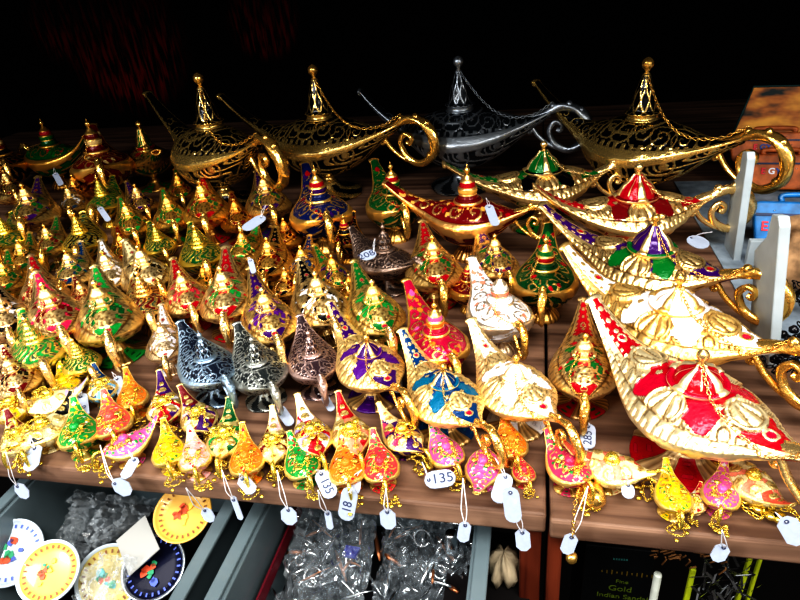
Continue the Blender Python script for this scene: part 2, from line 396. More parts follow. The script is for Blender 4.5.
    # foot
    def footfn(r, ph, s):
        C = np.zeros(r.shape+(4,)); hh = np.zeros(r.shape)
        if foot == 'disc':
            z = (s > .10) & (s < .50); sec = np.cos(4*ph) < .15
            C[..., 0] = z & sec; C[..., 1] = z & sec & (np.cos(4*ph) < -.8)*(np.sin(60*s) > .3)
            fan = z & ~sec; rb = np.abs(np.cos(14*ph)); hh = np.where(fan, .02+.03*rb, 0); C[..., 3] = .8*(fan & (rb < .35))
            C[..., 3] += .5*((s > .5) & (np.abs(np.sin(11*ph)) < .3))
        elif foot == 'shell':
            rb = np.abs(np.cos(9*ph)); hh = .05*rb*(s < .6); C[..., 3] = .85*(rb < .35)*(s < .6)
        elif foot == 'vine':
            q = (np.sin(6*ph+16*s) > .1); C[..., 0] = (s > .1) & (s < .55) & ~q; hh = .03*q*(s > .1)*(s < .55)
        return C, hh
    zb = H-bowl
    fp = [(fr*.9, 0), (fr, .01), (fr+.02, .05), (fr-.03, .08), (fr*.82, .105), (fr*.62, .13), (fr*.45, .18), (fr*.34, .27), (.24, .36), (.17, .44), (.16, .52), (.24, .58), (.20, .63), (.30, zb+.05), (.42, zb+.12)]
    if foot == 'shell': fp = [(fr*.55, 0), (fr*.62, .02), (fr*.60, .10), (fr*.5, .2), (.3, .3), (.18, .38), (.15, .46), (.24, .52), (.18, .58), (.30, zb+.05), (.42, zb+.12)]
    mb = MB(); lathe(mb, crom([(a, b, 0) for a, b in fp], 30)[:, :2].tolist(), 56 if nu > 90 else 36, fn=footfn)
    mb.add([(fr*.5*math.cos(a), fr*.5*math.sin(a), .012) for a in np.arange(12)*PI/6], [tuple(range(12))])
    D['foot'] = mb.data('foot')
    # handle
    xt = x0; zt = float(zr(np.array(x0)))
    mb = MB(); big = nu > 90
    loop = [(xt+.5, 0, zt-.16), (xt+.1, 0, zt-.02), (xt-.25, 0, zt+.10), (xt-.62, 0, zt+.0), (xt-.86, 0, zt-.32), (xt-.80, 0, zt-.72), (xt-.46, 0, zt-.93), (xt-.12, 0, zt-.78), (xt+.02, 0, zt-.48), (xt-.10, 0, zt-.26), (xt-.27, 0, zt-.33), (xt-.24, 0, zt-.46), (xt-.14, 0, zt-.44)]
    br = [(xt-.5, 0, zt-.93), (xt-.1, 0, zt-.86), (xt+.25, 0, zt-.62), (xt+.45, 0, zt-.36), (xt+.55, 0, zt-.40), (xt+.50, 0, zt-.50), (xt+.42, 0, zt-.45)]
    if handle == 'curl':   # slimmer, seen end-on on the little lamps
        loop = [(xt+.4, 0, zt-.08), (xt+.05, 0, zt+.08), (xt-.18, 0, zt+.22), (xt-.42, 0, zt+.12), (xt-.58, 0, zt-.2), (xt-.60, 0, zt-.6), (xt-.42, 0, zt-.9), (xt-.2, 0, zt-.86), (xt-.16, 0, zt-.68), (xt-.26, 0, zt-.62)]
        br = [(xt-.44, 0, zt-.9), (xt-.1, 0, zt-.7), (xt+.15, 0, zt-.42), (xt+.5, 0, zt-.35)]
    L = crom(loop, 60 if big else 34); n = len(L); u = np.linspace(0, 1, n)
    rad = hq*(1.0+(.7 if big else 1.1)*np.exp(-((u-.32)/.22)**2)-.25*u)
    tube(mb, L, rad*1.15, 10 if big else 8, (0, 0, 0, 0), flat=1.25, twist=.55 if big else None)
    Bc = crom(br, 30 if big else 16); tube(mb, Bc, hq*.9, 8, (0, 0, 0, 0), flat=1.2)
    # leaf knuckles along the loop
    for uu in ((.12, .2, .28, .36, .44) if big else (.16, .3)):
        p = L[int(uu*n)]; th = np.linspace(-1.4, 1.4, 6); rr = hq*1.5
        lathe(mb, [(max(.004, rr*math.cos(a)), rr*1.1*math.sin(a)) for a in th], 8, z0=p[2]+hq*1.1, off=(p[0], 0), C=(0, 0, 0, .25))
    D['handle'] = mb.data('handle')
    # chain from knob to tail
    if chain:
        mb = MB(); a = np.array([0, 0, ztop]); b = np.array([xt-.05, .0, zt+.12]); pts = []
        for i in range(chain*2+1):
            f_ = i/(chain*2); p = a+(b-a)*f_; p[2] -= .55*math.sin(PI*f_)*min(1, (a[2]-b[2]+.6)); p[1] += .42*math.sin(PI*f_)
            rr = math.hypot(p[0], p[1]/1.0); w = float(WF(p[0]))
            if abs(p[1]) < w:
                surf = float(zr(np.array(p[0])))+dome*min(1, w)*math.sqrt(max(0, 1-(p[1]/w)**2))+.1
                if rr < ring+.1: surf = max(surf, zl+.1+.6*(ring+.1-rr))
                p[2] = max(p[2], surf)
            pts.append(p)
        chain_links(mb, pts, .06 if big else .07)
        D['chain'] = mb.data('chain')
    D['_H'] = H; D['_zl'] = zl; D['_xt'] = x1; D['_zt'] = H+tipz; D['_x0'] = x0; D['_ztail'] = zt
    KINDS[key] = D
def chain_links(mb, pts, size, C=(0, 0, 0, 0), nseg=8):
    pts = [Vector(p) for p in pts]
    L = [0]
    for a, b in zip(pts, pts[1:]): L.append(L[-1]+(b-a).length)
    n = max(2, int(L[-1]/(size*1.25))); j = 0
    for k in range(n):
        s = (k+.5)/n*L[-1]
        while j < len(L)-2 and L[j+1] < s: j += 1
        u = (s-L[j])/max(1e-9, L[j+1]-L[j]); p = pts[j].lerp(pts[j+1], u); d = (pts[j+1]-pts[j]).normalized()
        x = d; y = x.cross(Vector((0, 0, 1))); y = y.normalized() if y.length > .05 else Vector((0, 1, 0)); z = x.cross(y)
        if k % 2: y, z = z, y
        V = []
        for i in range(nseg):
            a = 2*PI*i/nseg; c = p+x*(size*.78*math.cos(a))+y*(size*.48*math.sin(a)); o = (x*math.cos(a)+y*math.sin(a))
            for q in range(4):
                b = PI/2*q+.4; V.append(c+o*(size*.17*math.cos(b))+z*(size*.17*math.sin(b)))
        mb.add([tuple(v) for v in V], gridfaces(nseg, 4, True, True), C)
KINDS = {}
make_kind('big', SLIM, p_ornate_fine, 230, 170, lid='low', chain=34, dome=.50, bowl=.5, ring=.35, fr=.86, H=1.12, q=.07)
make_kind('bigt', SLIM, p_ornate_fine, 200, 150, lid='bell', chain=34, dome=.50, bowl=.5, ring=.43, fr=.86, H=1.12, q=.07)
make_kind('mid', SLIM, p_ornate_fine, 160, 124, lid='low', chain=26, H=1.15, dome=.55, bowl=.5, ring=.30, q=.05)
make_kind('giant', LONG, p_vine_dark, 220, 150, lid='cone', lidpat='vine', foot='vine', chain=40, ring=.33, H=1.35, tipz=1.15, tailz=.55, dome=.60, bowl=.75, q=.06)
make_kind('gloss', ROUND, p_floral, 96, 84, lid='stack', lidpat='ring', foot='shell', chain=22, ring=.36, H=1.35, dome=.5, bowl=.8, tailz=.3, fr=.8, handle='curl')
make_kind('glosslong', SLIM, p_floral, 120, 84, lid='stack', lidpat='ring', foot='shell', chain=0, ring=.36, H=1.35, dome=.5, bowl=.8, tailz=.45, handle='scroll')
make_kind('small', TEAR, p_ornate_mid, 92, 76, lid='dome', chain=20, handle='curl', ring=.28, dome=.72, bowl=.5, H=1.15, q=.06)
make_kind('cone', ROUND, p_ornate, 84, 72, lid='cone', chain=20, handle='curl', ring=.36, dome=.4)
make_kind('fili', TEAR, p_fili, 72, 72, lid='step', lidpat='fili', foot='shell', chain=0, ring=.36, handle='curl', dome=.62, bowl=.6, H=1.2, q=.06)
make_kind('pewter', TEAR, p_vine, 120, 96, lid='stack', lidpat='vine', foot='vine', chain=16, ring=.34, handle='curl', fr=.78, dome=.5, bowl=.6, q=.065)
make_kind('minif', ROUND, p_floral, 56, 48, lid='ball', lidpat='plain', foot='disc', chain=0, handle='curl', fr=.72, H=1.2, dome=.5, q=.04)
make_kind('minic', SLIM, p_coin, 60, 52, lid='ball', lidpat='none', foot='disc', chain=0, handle='curl', fr=.6, H=1.1, dome=.5, q=.04)
# gold charm chains lying beside the ornament lamps: three heaps
HEAPS = []
for sd in range(5):
    rr = random.Random(40+sd); mb = MB()
    pts = [(-1.3, 0, 1.35), (-1.6, .2, 1.3), (-1.75, rr.uniform(-.5, .5), .9)]
    # a length of it is draped over the lamp itself
    dr = []
    DR = sd != 4
    aa = rr.uniform(0, 6)
    for i in range(7):
        aa += rr.uniform(1.0, 2.2); q = rr.uniform(.25, .75); dr.append((-.25+q*math.cos(aa), q*math.sin(aa), 1.62+.28*(1-q)+.16*rr.random()))
    if DR: chain_links(mb, crom(dr+[(-1.15, 0, 1.62), (-1.4, .1, 1.4)], 60), .11, nseg=6)
    for i in range(3 if DR else 0):
        q = rr.uniform(.3, .7); aa += 2; lathe(mb, [(.01, 0), (.15, -.01), (.18, .03), (.12, .07), (.01, .08)], 12, z0=1.68+.3*(1-q), off=(q*math.cos(aa)-.1, q*math.sin(aa)), C=(0, 0, 0, .1))
    a = rr.uniform(0, 6)
    for i in range(9):
        a += rr.uniform(.9, 1.7); q = rr.uniform(.25, .65)
        pts.append((-1.65+q*math.cos(a)*.8, q*math.sin(a), .15+.25*rr.random()+(.5 if i < 3 else 0)))
    chain_links(mb, crom(pts, 110), .12, nseg=6)
    for i in range(5):  # small round charms
        cx, cy = -1.65+rr.uniform(-.6, .5), rr.uniform(-.6, .6)
        lathe(mb, [(.01, .05), (.11, .04), (.13, .08), (.11, .12), (.01, .14)], 10, z0=rr.uniform(.05, .45), off=(cx, cy), C=(0, 0, 0, .15))
    HEAPS.append(mb.data('chain'))

LAMPS = []
def lamp(kind, px, py, wpx, tx, ty, mat, label, cat='lamp', group=None, gold=None, lift=0.0, heap=None, tilt=0, name='oil_lamp', zs=1.0, tail=None):
    "px,py: middle of the bowl at the lid ring; wpx: width of the bowl; tx,ty: spout tip in the photograph"
    D = KINDS[kind]; R = .03
    for _ in range(12):
        C = at(px, py, D['_zl']*R*zs+lift); R = .5*wpx*depth(C)/FPX/1.02
    Tp = at(tx, ty, D['_zt']*R*zs+lift); v = Tp-C
    if tail:
        q = at(tail[0], tail[1], D['_ztail']*R*zs+lift); vv = Tp-q; yaw = math.atan2(vv.y, vv.x)
    else: yaw = math.atan2(v.y, v.x)
    e = empty(name, (C.x, C.y, lift), yaw, R, ry=tilt); e.scale.z = R*zs
    lenx = max(.75, min(1.5, v.xy.length/(D['_xt']*R)))
    tag(e, label, cat, group)
    gold = gold or mat
    for nm in ('body', 'spout', 'handle', 'foot', 'lid'):
        o = link(nm, D[nm], e, gold if nm == 'handle' or (nm == 'lid' and kind == 'minic') else mat)
        if nm == 'spout': o.scale.x = lenx; o.location.x = 1.25*(1-lenx)
        if nm == 'lid':
            if 'knob' in D: link('knob', D['knob'], o, gold)
    if 'chain' in D and heap is None: link('chain', D['chain'], e, gold)
    if heap is not None: link('chain', HEAPS[4 if heap == 99 else heap % 4], e, gold)
    LAMPS.append((e, C.copy(), R, yaw, label))
    return e
# ------------------------------------------------------------------ colours
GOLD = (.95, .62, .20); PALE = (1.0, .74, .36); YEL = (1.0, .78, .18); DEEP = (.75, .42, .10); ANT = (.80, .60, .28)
RED = (.40, .004, .018); GREEN = (.004, .16, .03); EMER = (.002, .10, .025); PURP = (.055, .006, .13); WHITE = (.85, .84, .86)
BLACK = (.004, .004, .006); BLUE = (.0, .05, .17); TEAL = (.0, .15, .27); MAR = (.16, .006, .01); ROSE = (.55, .05, .14)
PINK = (.70, .13, .36); ORANGE = (.85, .24, .03); YELL = (.85, .58, .02); LGREEN = (.015, .30, .06); SALMON = (.85, .28, .18); SOFT = (.92, .48, .46)
CREAM = (.78, .66, .38); LAV = (.50, .42, .65); NAVY = (.01, .02, .10); SKY = (.25, .55, .75)
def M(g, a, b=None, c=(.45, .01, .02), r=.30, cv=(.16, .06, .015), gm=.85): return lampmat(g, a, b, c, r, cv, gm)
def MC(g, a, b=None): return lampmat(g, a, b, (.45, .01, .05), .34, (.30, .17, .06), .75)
g_gold = M(GOLD, BLACK, r=.18); g_pale = M(PALE, BLACK, r=.24); g_yel = M(YEL, ORANGE, r=.2)
G_BIG = 'ornate lamps ranked along the right of the shelf'
G_GIANT = 'giant lamps in the back row'
G_GLOSS = 'round enamelled lamps in the middle rows'
G_SMALL = 'small lamps crowding the left of the shelf'
G_MINI = 'tiny ornament lamps along the front edge'
G_PEW = 'antiqued metal lamps in the middle'
bl = M((.95, .70, .28), BLACK, r=.2, cv=BLACK)
# giant lamps, back row
lamp('giant', 210, 127, 84, 150, 92, bl, 'giant black and gold lamp, leftmost of the back row', group=G_GIANT, gold=g_gold, tail=(268, 142))
lamp('giant', 320, 118, 82, 236, 92, bl, 'giant black and gold lamp standing left of the grey metal one', group=G_GIANT, gold=g_gold, tail=(418, 118))
PWM = M((.42, .46, .50), (.02, .025, .03), r=.38, cv=(.02, .02, .03))
lamp('giant', 460, 110, 82, 372, 92, PWM, 'giant dark pewter lamp with pale grey handle, in the back row', group=G_GIANT, gold=PWM, tail=(558, 112))
lamp('giant', 642, 119, 94, 548, 80, bl, 'giant black and gold lamp at the right end of the back row', group=G_GIANT, gold=g_gold, tail=(757, 134))
# big ornate lamps on the right
lamp('bigt', 543, 170, 74, 440, 163, M(PALE, GREEN, BLACK), 'green and cream-gold lamp behind the red one, its spout pointing left', group=G_BIG, gold=g_pale, tail=(628, 163))
lamp('bigt', 636, 196, 84, 540, 184, M(PALE, RED, MAR), 'red and cream-gold lamp under the rightmost giant black lamp', group=G_BIG, gold=g_pale, tail=(727, 190))
lamp('bigt', 652, 248, 92, 545, 200, M(PALE, PURP, GREEN), 'purple and green ornate lamp between the red and the white ones', group=G_BIG, gold=g_gold, tail=(742, 265))
lamp('big', 676, 304, 112, 570, 250, MC((.95, .64, .24), WHITE, (.8, .8, .86)), 'big white and gold ornate lamp with a gold ball on its lid', group=G_BIG, gold=g_gold, tail=(788, 350))
lamp('big', 698, 382, 128, 591, 310, MC((.98, .83, .52), RED, (.46, .006, .04)), 'largest front lamp, crimson and cream-gold with a round red foot', group=G_BIG, gold=g_pale, tail=(800, 465))
# glossy round lamps
lamp('gloss', 50, 146, 46, 80, 136, M(DEEP, EMER, GREEN, RED), 'dark green round lamp with tall red-ringed lid at the back left', group=G_GLOSS, gold=g_gold)
lamp('gloss', 97, 152, 56, 92, 124, M(GOLD, MAR, ANT, MAR), 'maroon and gold lamp with conical lid at the back left', group=G_GLOSS, gold=g_gold)
lamp('gloss', 2, 155, 44, -8, 128, M(DEEP, BLACK, MAR, ANT), 'dark gold lamp cut off by the left edge at the back', group=G_GLOSS, gold=g_gold)
lamp('cone', 146, 150, 46, 180, 176, M(GOLD, GREEN, RED, ANT), 'green and gold lamp with conical lid and spout turned to the front', group=G_GLOSS, gold=g_gold)
lamp('gloss', 319, 200, 60, 303, 160, M(GOLD, NAVY, PURP, RED), 'dark purple round lamp with red-banded lid and bright gold rim', group=G_GLOSS, gold=g_gold)
lamp('gloss', 393, 193, 54, 370, 156, M(GOLD, EMER, GREEN, RED), 'emerald round lamp with red and green banded lid behind the brown pewter one', group=G_GLOSS, gold=g_gold)
lamp('glosslong', 468, 202, 66, 408, 170, M((.98, .58, .22), MAR, DEEP, RED), 'long wine-red glossy lamp with orange-topped lid and gold loop handle', group=G_GLOSS, gold=g_gold, tail=(530, 192))
lamp('gloss', 436, 332, 62, 402, 274, M(GOLD, (.42, .01, .06), ORANGE, PINK), 'crimson round lamp with pink-banded lid between the green and white lamps', group=G_GLOSS, gold=g_gold)
lamp('gloss', 500, 302, 62, 471, 258, M((1, .86, .66), WHITE, SALMON, WHITE), 'white round lamp painted with coral flowers', group=G_GLOSS, gold=g_gold)
lamp('gloss', 545, 268, 62, 549, 222, M(GOLD, (.003, .07, .02), RED, GREEN), 'deep green round lamp with red petals and a hanging gold chain', group=G_GLOSS, gold=g_gold)
# ornate middle lamps
lamp('mid', 368, 352, 68, 326, 300, MC((1, .74, .34), PURP, (.10, .01, .22)), 'purple and gold teardrop lamp, left of the blue one', group=G_BIG, gold=g_gold, tail=(402, 395))
lamp('mid', 444, 382, 74, 400, 334, MC((1, .76, .36), BLUE, TEAL), 'blue and gold teardrop lamp in front of the crimson round lamp', group=G_BIG, gold=g_gold, tail=(490, 440))
lamp('mid', 516, 374, 76, 468, 324, MC((1, .78, .42), WHITE, (.78, .76, .82)), 'white and gold teardrop lamp to the right of the blue one', group=G_BIG, gold=g_gold, tail=(560, 430))
lamp('small', 584, 356, 66, 583, 292, M(PALE, RED, GREEN), 'red and green teardrop lamp standing alone on bare wood', group=G_BIG, gold=g_gold)
# antiqued metal lamps
pb = M((.38, .50, .62), (.015, .02, .035), r=.4, cv=(.02, .03, .05)); pg = M((.52, .54, .50), (.03, .035, .035), r=.36, cv=(.02, .02, .02)); pc = M((.62, .46, .42), (.05, .03, .035), r=.38, cv=(.03, .02, .02))
lamp('pewter', 206, 358, 55, 180, 322, pb, 'blue-grey metal lamp with scrollwork, leftmost of the three', group=G_PEW)
lamp('pewter', 257, 362, 54, 237, 324, pg, 'pewter scrollwork lamp between the blue-grey and copper ones', group=G_PEW)
lamp('pewter', 312, 354, 50, 300, 316, pc, 'copper-tinted scrollwork lamp beside the purple and gold one', group=G_PEW)
lamp('pewter', 385, 250, 50, 362, 232, M((.34, .25, .20), (.05, .035, .03), r=.42, cv=(.03, .02, .02)), 'brown pewter lamp with a price tag on its shoulder', group=G_PEW)
# small lamps on the left: px,py,w, tipx,tipy, kind, gold, e1, e2, e3, label
sm = [
 (265, 196, 40, 256, 172, 'small', ANT, PURP, GREEN, 'small purple and green lamp hanging under the first giant handle'),
 (212, 203, 42, 210, 170, 'small', GOLD, RED, GREEN, 'small red lamp with green corners, right of the green dotted lamps'),
 (28, 206, 42, 40, 176, 'small', ANT, (.06, .01, .12), GREEN, 'small bronze lamp with purple lid and green patches near left edge'),
 (70, 200, 28, 72, 180, 'small', ANT, (.02, .05, .10), WHITE, 'tiny pale gold lamp with navy patches below the dark green one'),
 (102, 198, 32, 112, 178, 'fili', YEL, GREEN, EMER, 'yellow filigree lamp with green leaves, below the maroon lamp'),
 (138, 200, 30, 122, 178, 'small', ANT, PURP, BLACK, 'small bronze and purple lamp in front of the green cone-lidded one'),
 (128, 220, 34, 116, 190, 'small', GOLD, LGREEN, EMER, 'small gold lamp with bright green dots, leftmost of two alike'),
 (169, 212, 34, 160, 184, 'small', GOLD, LGREEN, GREEN, 'small gold lamp with green dots, second of two alike'),
 (5, 236, 34, 12, 214, 'fili', YEL, EMER, NAVY, 'yellow filigree lamp cut by the left edge'),
 (48, 240, 30, 58, 216, 'small', ANT, GREEN, MAR, 'small gold and green lamp below the bronze purple-lidded one'),
 (80, 236, 36, 82, 216, 'fili', YEL, BLACK, NAVY, 'yellow filigree lamp with black and white hatching'),
 (158, 242, 28, 148, 222, 'fili', YEL, EMER, NAVY, 'narrow yellow filigree lamp between the green dotted lamps'),
 (199, 250, 38, 190, 224, 'fili', YEL, EMER, BLUE, 'yellow filigree lamp with blue-green hatching below the red one'),
 (243, 246, 32, 256, 226, 'small', GOLD, LGREEN, GREEN, 'small gold lamp with green specks above the red and green one'),
 (269, 257, 38, 276, 228, 'small', GOLD, BLACK, MAR, 'small black and gold lamp behind the purple and gold teardrop'),
 (302, 262, 32, 310, 236, 'small', GOLD, NAVY, BLUE, 'small gold lamp with navy patches behind the black and white one'),
 (333, 272, 34, 312, 244, 'small', GOLD, GREEN, PURP, 'small green and gold lamp with curled spout, below the purple round lamp'),
 (374, 306, 52, 352, 260, 'small', (1, .80, .36), GREEN, LGREEN, 'green and gold teardrop lamp left of the crimson round lamp'),
 (437, 262, 50, 425, 222, 'small', PALE, RED, GREEN, 'red and green lamp beside the brown pewter one'),
 (495, 256, 42, 478, 226, 'small', PALE, PURP, GREEN, 'small purple and green lamp with scroll handle, above the white flowered lamp'),
 (4, 276, 34, 8, 250, 'small', GOLD, GREEN, EMER, 'green and gold lamp half out of the frame, above the white one'),
 (70, 268, 36, 80, 244, 'small', (1, .78, .42), BLUE, GREEN, 'pale gold lamp with small blue patches, above the green teardrop'),
 (107, 270, 38, 100, 238, 'small', (1, .80, .52), WHITE, (.7, .62, .55), 'white and gold lamp behind the large green teardrop'),
 (143, 268, 44, 124, 242, 'small', (1, .80, .50), CREAM, BLACK, 'cream lamp with black patches, right of the white and gold one'),
 (38, 288, 42, 30, 254, 'small', (1, .72, .40), RED, MAR, 'red and gold lamp just behind the pink-centred teardrop'),
 (183, 292, 42, 171, 258, 'small', (1, .76, .42), RED, (.6, .05, .08), 'red and gold teardrop lamp left of the red and green one'),
 (224, 292, 50, 226, 240, 'small', (1, .80, .48), RED, LGREEN, 'plump red and green lamp with long red spout, above the blue-grey one'),
 (266, 314, 52, 247, 262, 'small', (1, .76, .38), PURP, (.13, .015, .25), 'purple and gold teardrop lamp right behind the pewter one'),
 (318, 298, 52, 300, 262, 'small', (1, .80, .46), BLACK, WHITE, 'black and white gold-rimmed lamp above the copper-tinted one'),
 (144, 298, 42, 134, 262, 'fili', (1, .76, .32), MAR, MAR, 'yellow lamp with dark red stripes beside the large green teardrop'),
 (50, 310, 54, 36, 274, 'small', (1, .78, .46), (.70, .03, .12), MAR, 'gold teardrop lamp with bright pink-red centre'),
 (102, 310, 58, 95, 268, 'small', (1, .80, .44), LGREEN, EMER, 'large green and gold teardrop lamp with round green foot'),
 (2, 314, 46, -6, 284, 'small', (1, .80, .52), BLACK, WHITE, 'cream and black lamp cut off at the left edge'),
 (33, 346, 46, 20, 312, 'fili', (1, .86, .32), LGREEN, EMER, 'yellow-green filigree lamp with peaked lid, on the wood at left'),
 (163, 340, 36, 161, 302, 'small', (1, .86, .68), WHITE, (.75, .7, .75), 'white lamp with beaded gold rim, left of the blue-grey one'),
 (78, 358, 32, 64, 338, 'fili', (1, .84, .30), GREEN, LGREEN, 'small yellow and green filigree lamp behind the orange ornament'),
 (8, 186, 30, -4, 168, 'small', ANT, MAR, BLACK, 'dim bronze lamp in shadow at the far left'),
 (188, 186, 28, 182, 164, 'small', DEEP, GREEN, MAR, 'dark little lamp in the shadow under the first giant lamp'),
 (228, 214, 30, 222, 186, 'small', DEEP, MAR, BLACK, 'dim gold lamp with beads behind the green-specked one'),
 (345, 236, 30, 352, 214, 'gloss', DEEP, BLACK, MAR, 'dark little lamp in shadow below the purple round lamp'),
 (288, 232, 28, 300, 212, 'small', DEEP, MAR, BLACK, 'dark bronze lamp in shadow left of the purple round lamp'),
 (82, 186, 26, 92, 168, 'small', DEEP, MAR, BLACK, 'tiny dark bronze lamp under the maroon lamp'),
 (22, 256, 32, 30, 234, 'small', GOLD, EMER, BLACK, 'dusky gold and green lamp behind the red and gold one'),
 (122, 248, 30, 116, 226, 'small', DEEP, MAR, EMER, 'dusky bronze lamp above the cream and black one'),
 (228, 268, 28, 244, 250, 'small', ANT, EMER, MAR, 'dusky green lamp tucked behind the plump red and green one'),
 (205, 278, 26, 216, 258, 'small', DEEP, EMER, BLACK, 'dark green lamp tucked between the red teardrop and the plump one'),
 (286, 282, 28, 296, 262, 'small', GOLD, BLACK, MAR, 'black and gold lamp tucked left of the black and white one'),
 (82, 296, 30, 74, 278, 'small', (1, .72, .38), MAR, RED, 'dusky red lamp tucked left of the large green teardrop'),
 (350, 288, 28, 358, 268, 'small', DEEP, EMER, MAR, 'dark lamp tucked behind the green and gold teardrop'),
 (465, 282, 34, 452, 262, 'gloss', GOLD, MAR, RED, 'dark gold and maroon lamp between the red-green and white lamps'),
 (12, 374, 40, 4, 350, 'small', (1, .8, .5), MAR, BLACK, 'maroon and gold lamp low at the left edge'),
]
def MS(g, a, b, c): return lampmat(g, a, b, c, .32, (.24, .10, .02), .85)
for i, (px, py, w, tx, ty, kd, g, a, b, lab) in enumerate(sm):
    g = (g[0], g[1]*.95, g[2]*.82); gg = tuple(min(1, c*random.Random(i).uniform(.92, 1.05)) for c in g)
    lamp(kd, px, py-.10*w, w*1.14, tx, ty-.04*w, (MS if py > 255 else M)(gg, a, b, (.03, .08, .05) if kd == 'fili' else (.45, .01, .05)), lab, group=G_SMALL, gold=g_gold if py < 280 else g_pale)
# ornament lamps in front
YG = (1, .82, .30)
mini = [
 (48, 394, 36, 76, 380, 'minic', CREAM, (.92, .90, .5), LAV, 'pale yellow ornament lamp with lilac tip, below the yellow-green filigree lamp'),
 (100, 384, 30, 94, 366, 'minic', SKY, WHITE, BLUE, 'pale blue and white ornament lamp left of the orange one'),
 (130, 394, 30, 125, 366, 'minif', ORANGE, YELL, RED, 'orange ornament lamp with pointed spout, right of the pale blue one'),
 (163, 402, 36, 159, 370, 'minic', RED, WHITE, PURP, 'red and white ornament lamp with gold discs, left of the pink-purple one'),
 (197, 412, 36, 180, 386, 'minic', PURP, SOFT, MAR, 'pink and purple ornament lamp with gold discs below the blue-grey lamp'),
 (40, 424, 38, 64, 396, 'minic', (.75, .66, .40), CREAM, BLACK, 'white ornament lamp with gold discs lying toward the right, at left'),
 (10, 402, 34, 4, 384, 'minic', YELL, RED, CREAM, 'gold and red ornament lamp at the left edge'),
 (10, 440, 36, 2, 420, 'minic', CREAM, ANT, MAR, 'pale gold ornament lamp lowest at the left edge'),
 (76, 428, 38, 73, 398, 'minif', LGREEN, YELL, WHITE, 'bright green ornament lamp at the left, buried in gold chain'),
 (110, 418, 36, 103, 390, 'minif', (.85, .12, .10), YELL, WHITE, 'red ornament lamp with pointed spout buried in gold chain, at left'),
 (124, 440, 34, 149, 420, 'minif', PINK, LGREEN, WHITE, 'pink ornament lamp with spout to the right, at left'),
 (167, 448, 32, 163, 418, 'minif', YELL, LGREEN, ORANGE, 'bright yellow ornament lamp left of the pale pink one'),
 (192, 455, 32, 188, 429, 'minif', SOFT, WHITE, RED, 'pale pink ornament lamp near the shelf edge'),
 (224, 432, 38, 228, 400, 'minic', YG, LGREEN, EMER, 'yellow-gold ornament lamp with green stones behind the orange one'),
 (243, 460, 34, 240, 425, 'minif', ORANGE, YELL, RED, 'orange ornament lamp in front of the green-stoned gold one'),
 (273, 440, 34, 272, 405, 'minic', YG, MAR, SOFT, 'gold and dark red ornament lamp left of the green one'),
 (301, 460, 34, 290, 434, 'minif', LGREEN, RED, WHITE, 'bright green ornament lamp in the middle of the front edge'),
 (311, 430, 40, 297, 394, 'minic', RED, LAV, WHITE, 'red and lilac ornament lamp with gold ball, below the copper-tinted lamp'),
 (350, 428, 40, 338, 392, 'minic', SALMON, CREAM, RED, 'coral and cream ornament lamp with gold discs behind the orange one'),
 (346, 464, 36, 341, 430, 'minif', ORANGE, RED, WHITE, 'orange ornament lamp to the left of the red one, at the centre'),
 (380, 462, 36, 373, 431, 'minif', (.80, .06, .08), LGREEN, WHITE, 'red ornament lamp with pointed spout at the centre'),
 (402, 430, 38, 384, 408, 'minic', PURP, ROSE, CREAM, 'purple and rose ornament lamp below the purple and gold teardrop'),
 (446, 448, 34, 432, 422, 'minif', PINK, LGREEN, WHITE, 'pink flowered ornament lamp beneath the blue and gold teardrop'),
 (483, 462, 34, 476, 496, 'minif', PINK, WHITE, LGREEN, 'pink ornament lamp whose spout points to the viewer'),
 (511, 440, 32, 503, 412, 'minif', ORANGE, YELL, RED, 'orange ornament lamp under the tail of the white and gold teardrop'),
 (570, 462, 40, 551, 434, 'minif', ROSE, LGREEN, CREAM, 'rose-red ornament lamp on the board seam with long gold chain'),
 (612, 460, 44, 580, 445, 'minic', CREAM, SALMON, (.62, .12, .07), 'cream and salmon ornament lamp with a big gold ball, near the seam'),
 (678, 492, 34, 670, 460, 'minif', YELL, LGREEN, ORANGE, 'yellow ornament lamp with green specks in front of the red foot'),
 (718, 490, 34, 721, 462, 'minif', PINK, YELL, WHITE, 'pink ornament lamp right of the yellow one at the front right'),
 (748, 472, 42, 780, 494, 'minic', CREAM, SALMON, (.62, .12, .07), 'cream ornament lamp with salmon panels at the far right front'),
 (524, 470, 22, 520, 458, 'minif', (.8, .06, .1), LGREEN, CREAM, 'tiny red flowered ornament lamp just left of the board seam'),
 (62, 382, 28, 58, 366, 'minif', YELL, LGREEN, WHITE, 'yellow ornament lamp behind the pale yellow one'),
 (697, 500, 20, 700, 488, 'minic', CREAM, WHITE, RED, 'tiny cream ornament lamp between the yellow and pink ones'),
]
for i, (px, py, w, tx, ty, kd, a, b, c, lab) in enumerate(mini):
    g = (1, .76, .28) if kd == 'minif' else (.98, .78, .34)
    lamp(kd, px, py, w*1.02, tx, ty, lampmat(g, a, b, c, .3, (.35, .18, .03), .75), lab, cat='ornament', group=G_MINI, gold=g_yel, heap=99 if b == SALMON and i > 20 else i, name='lamp_ornament')

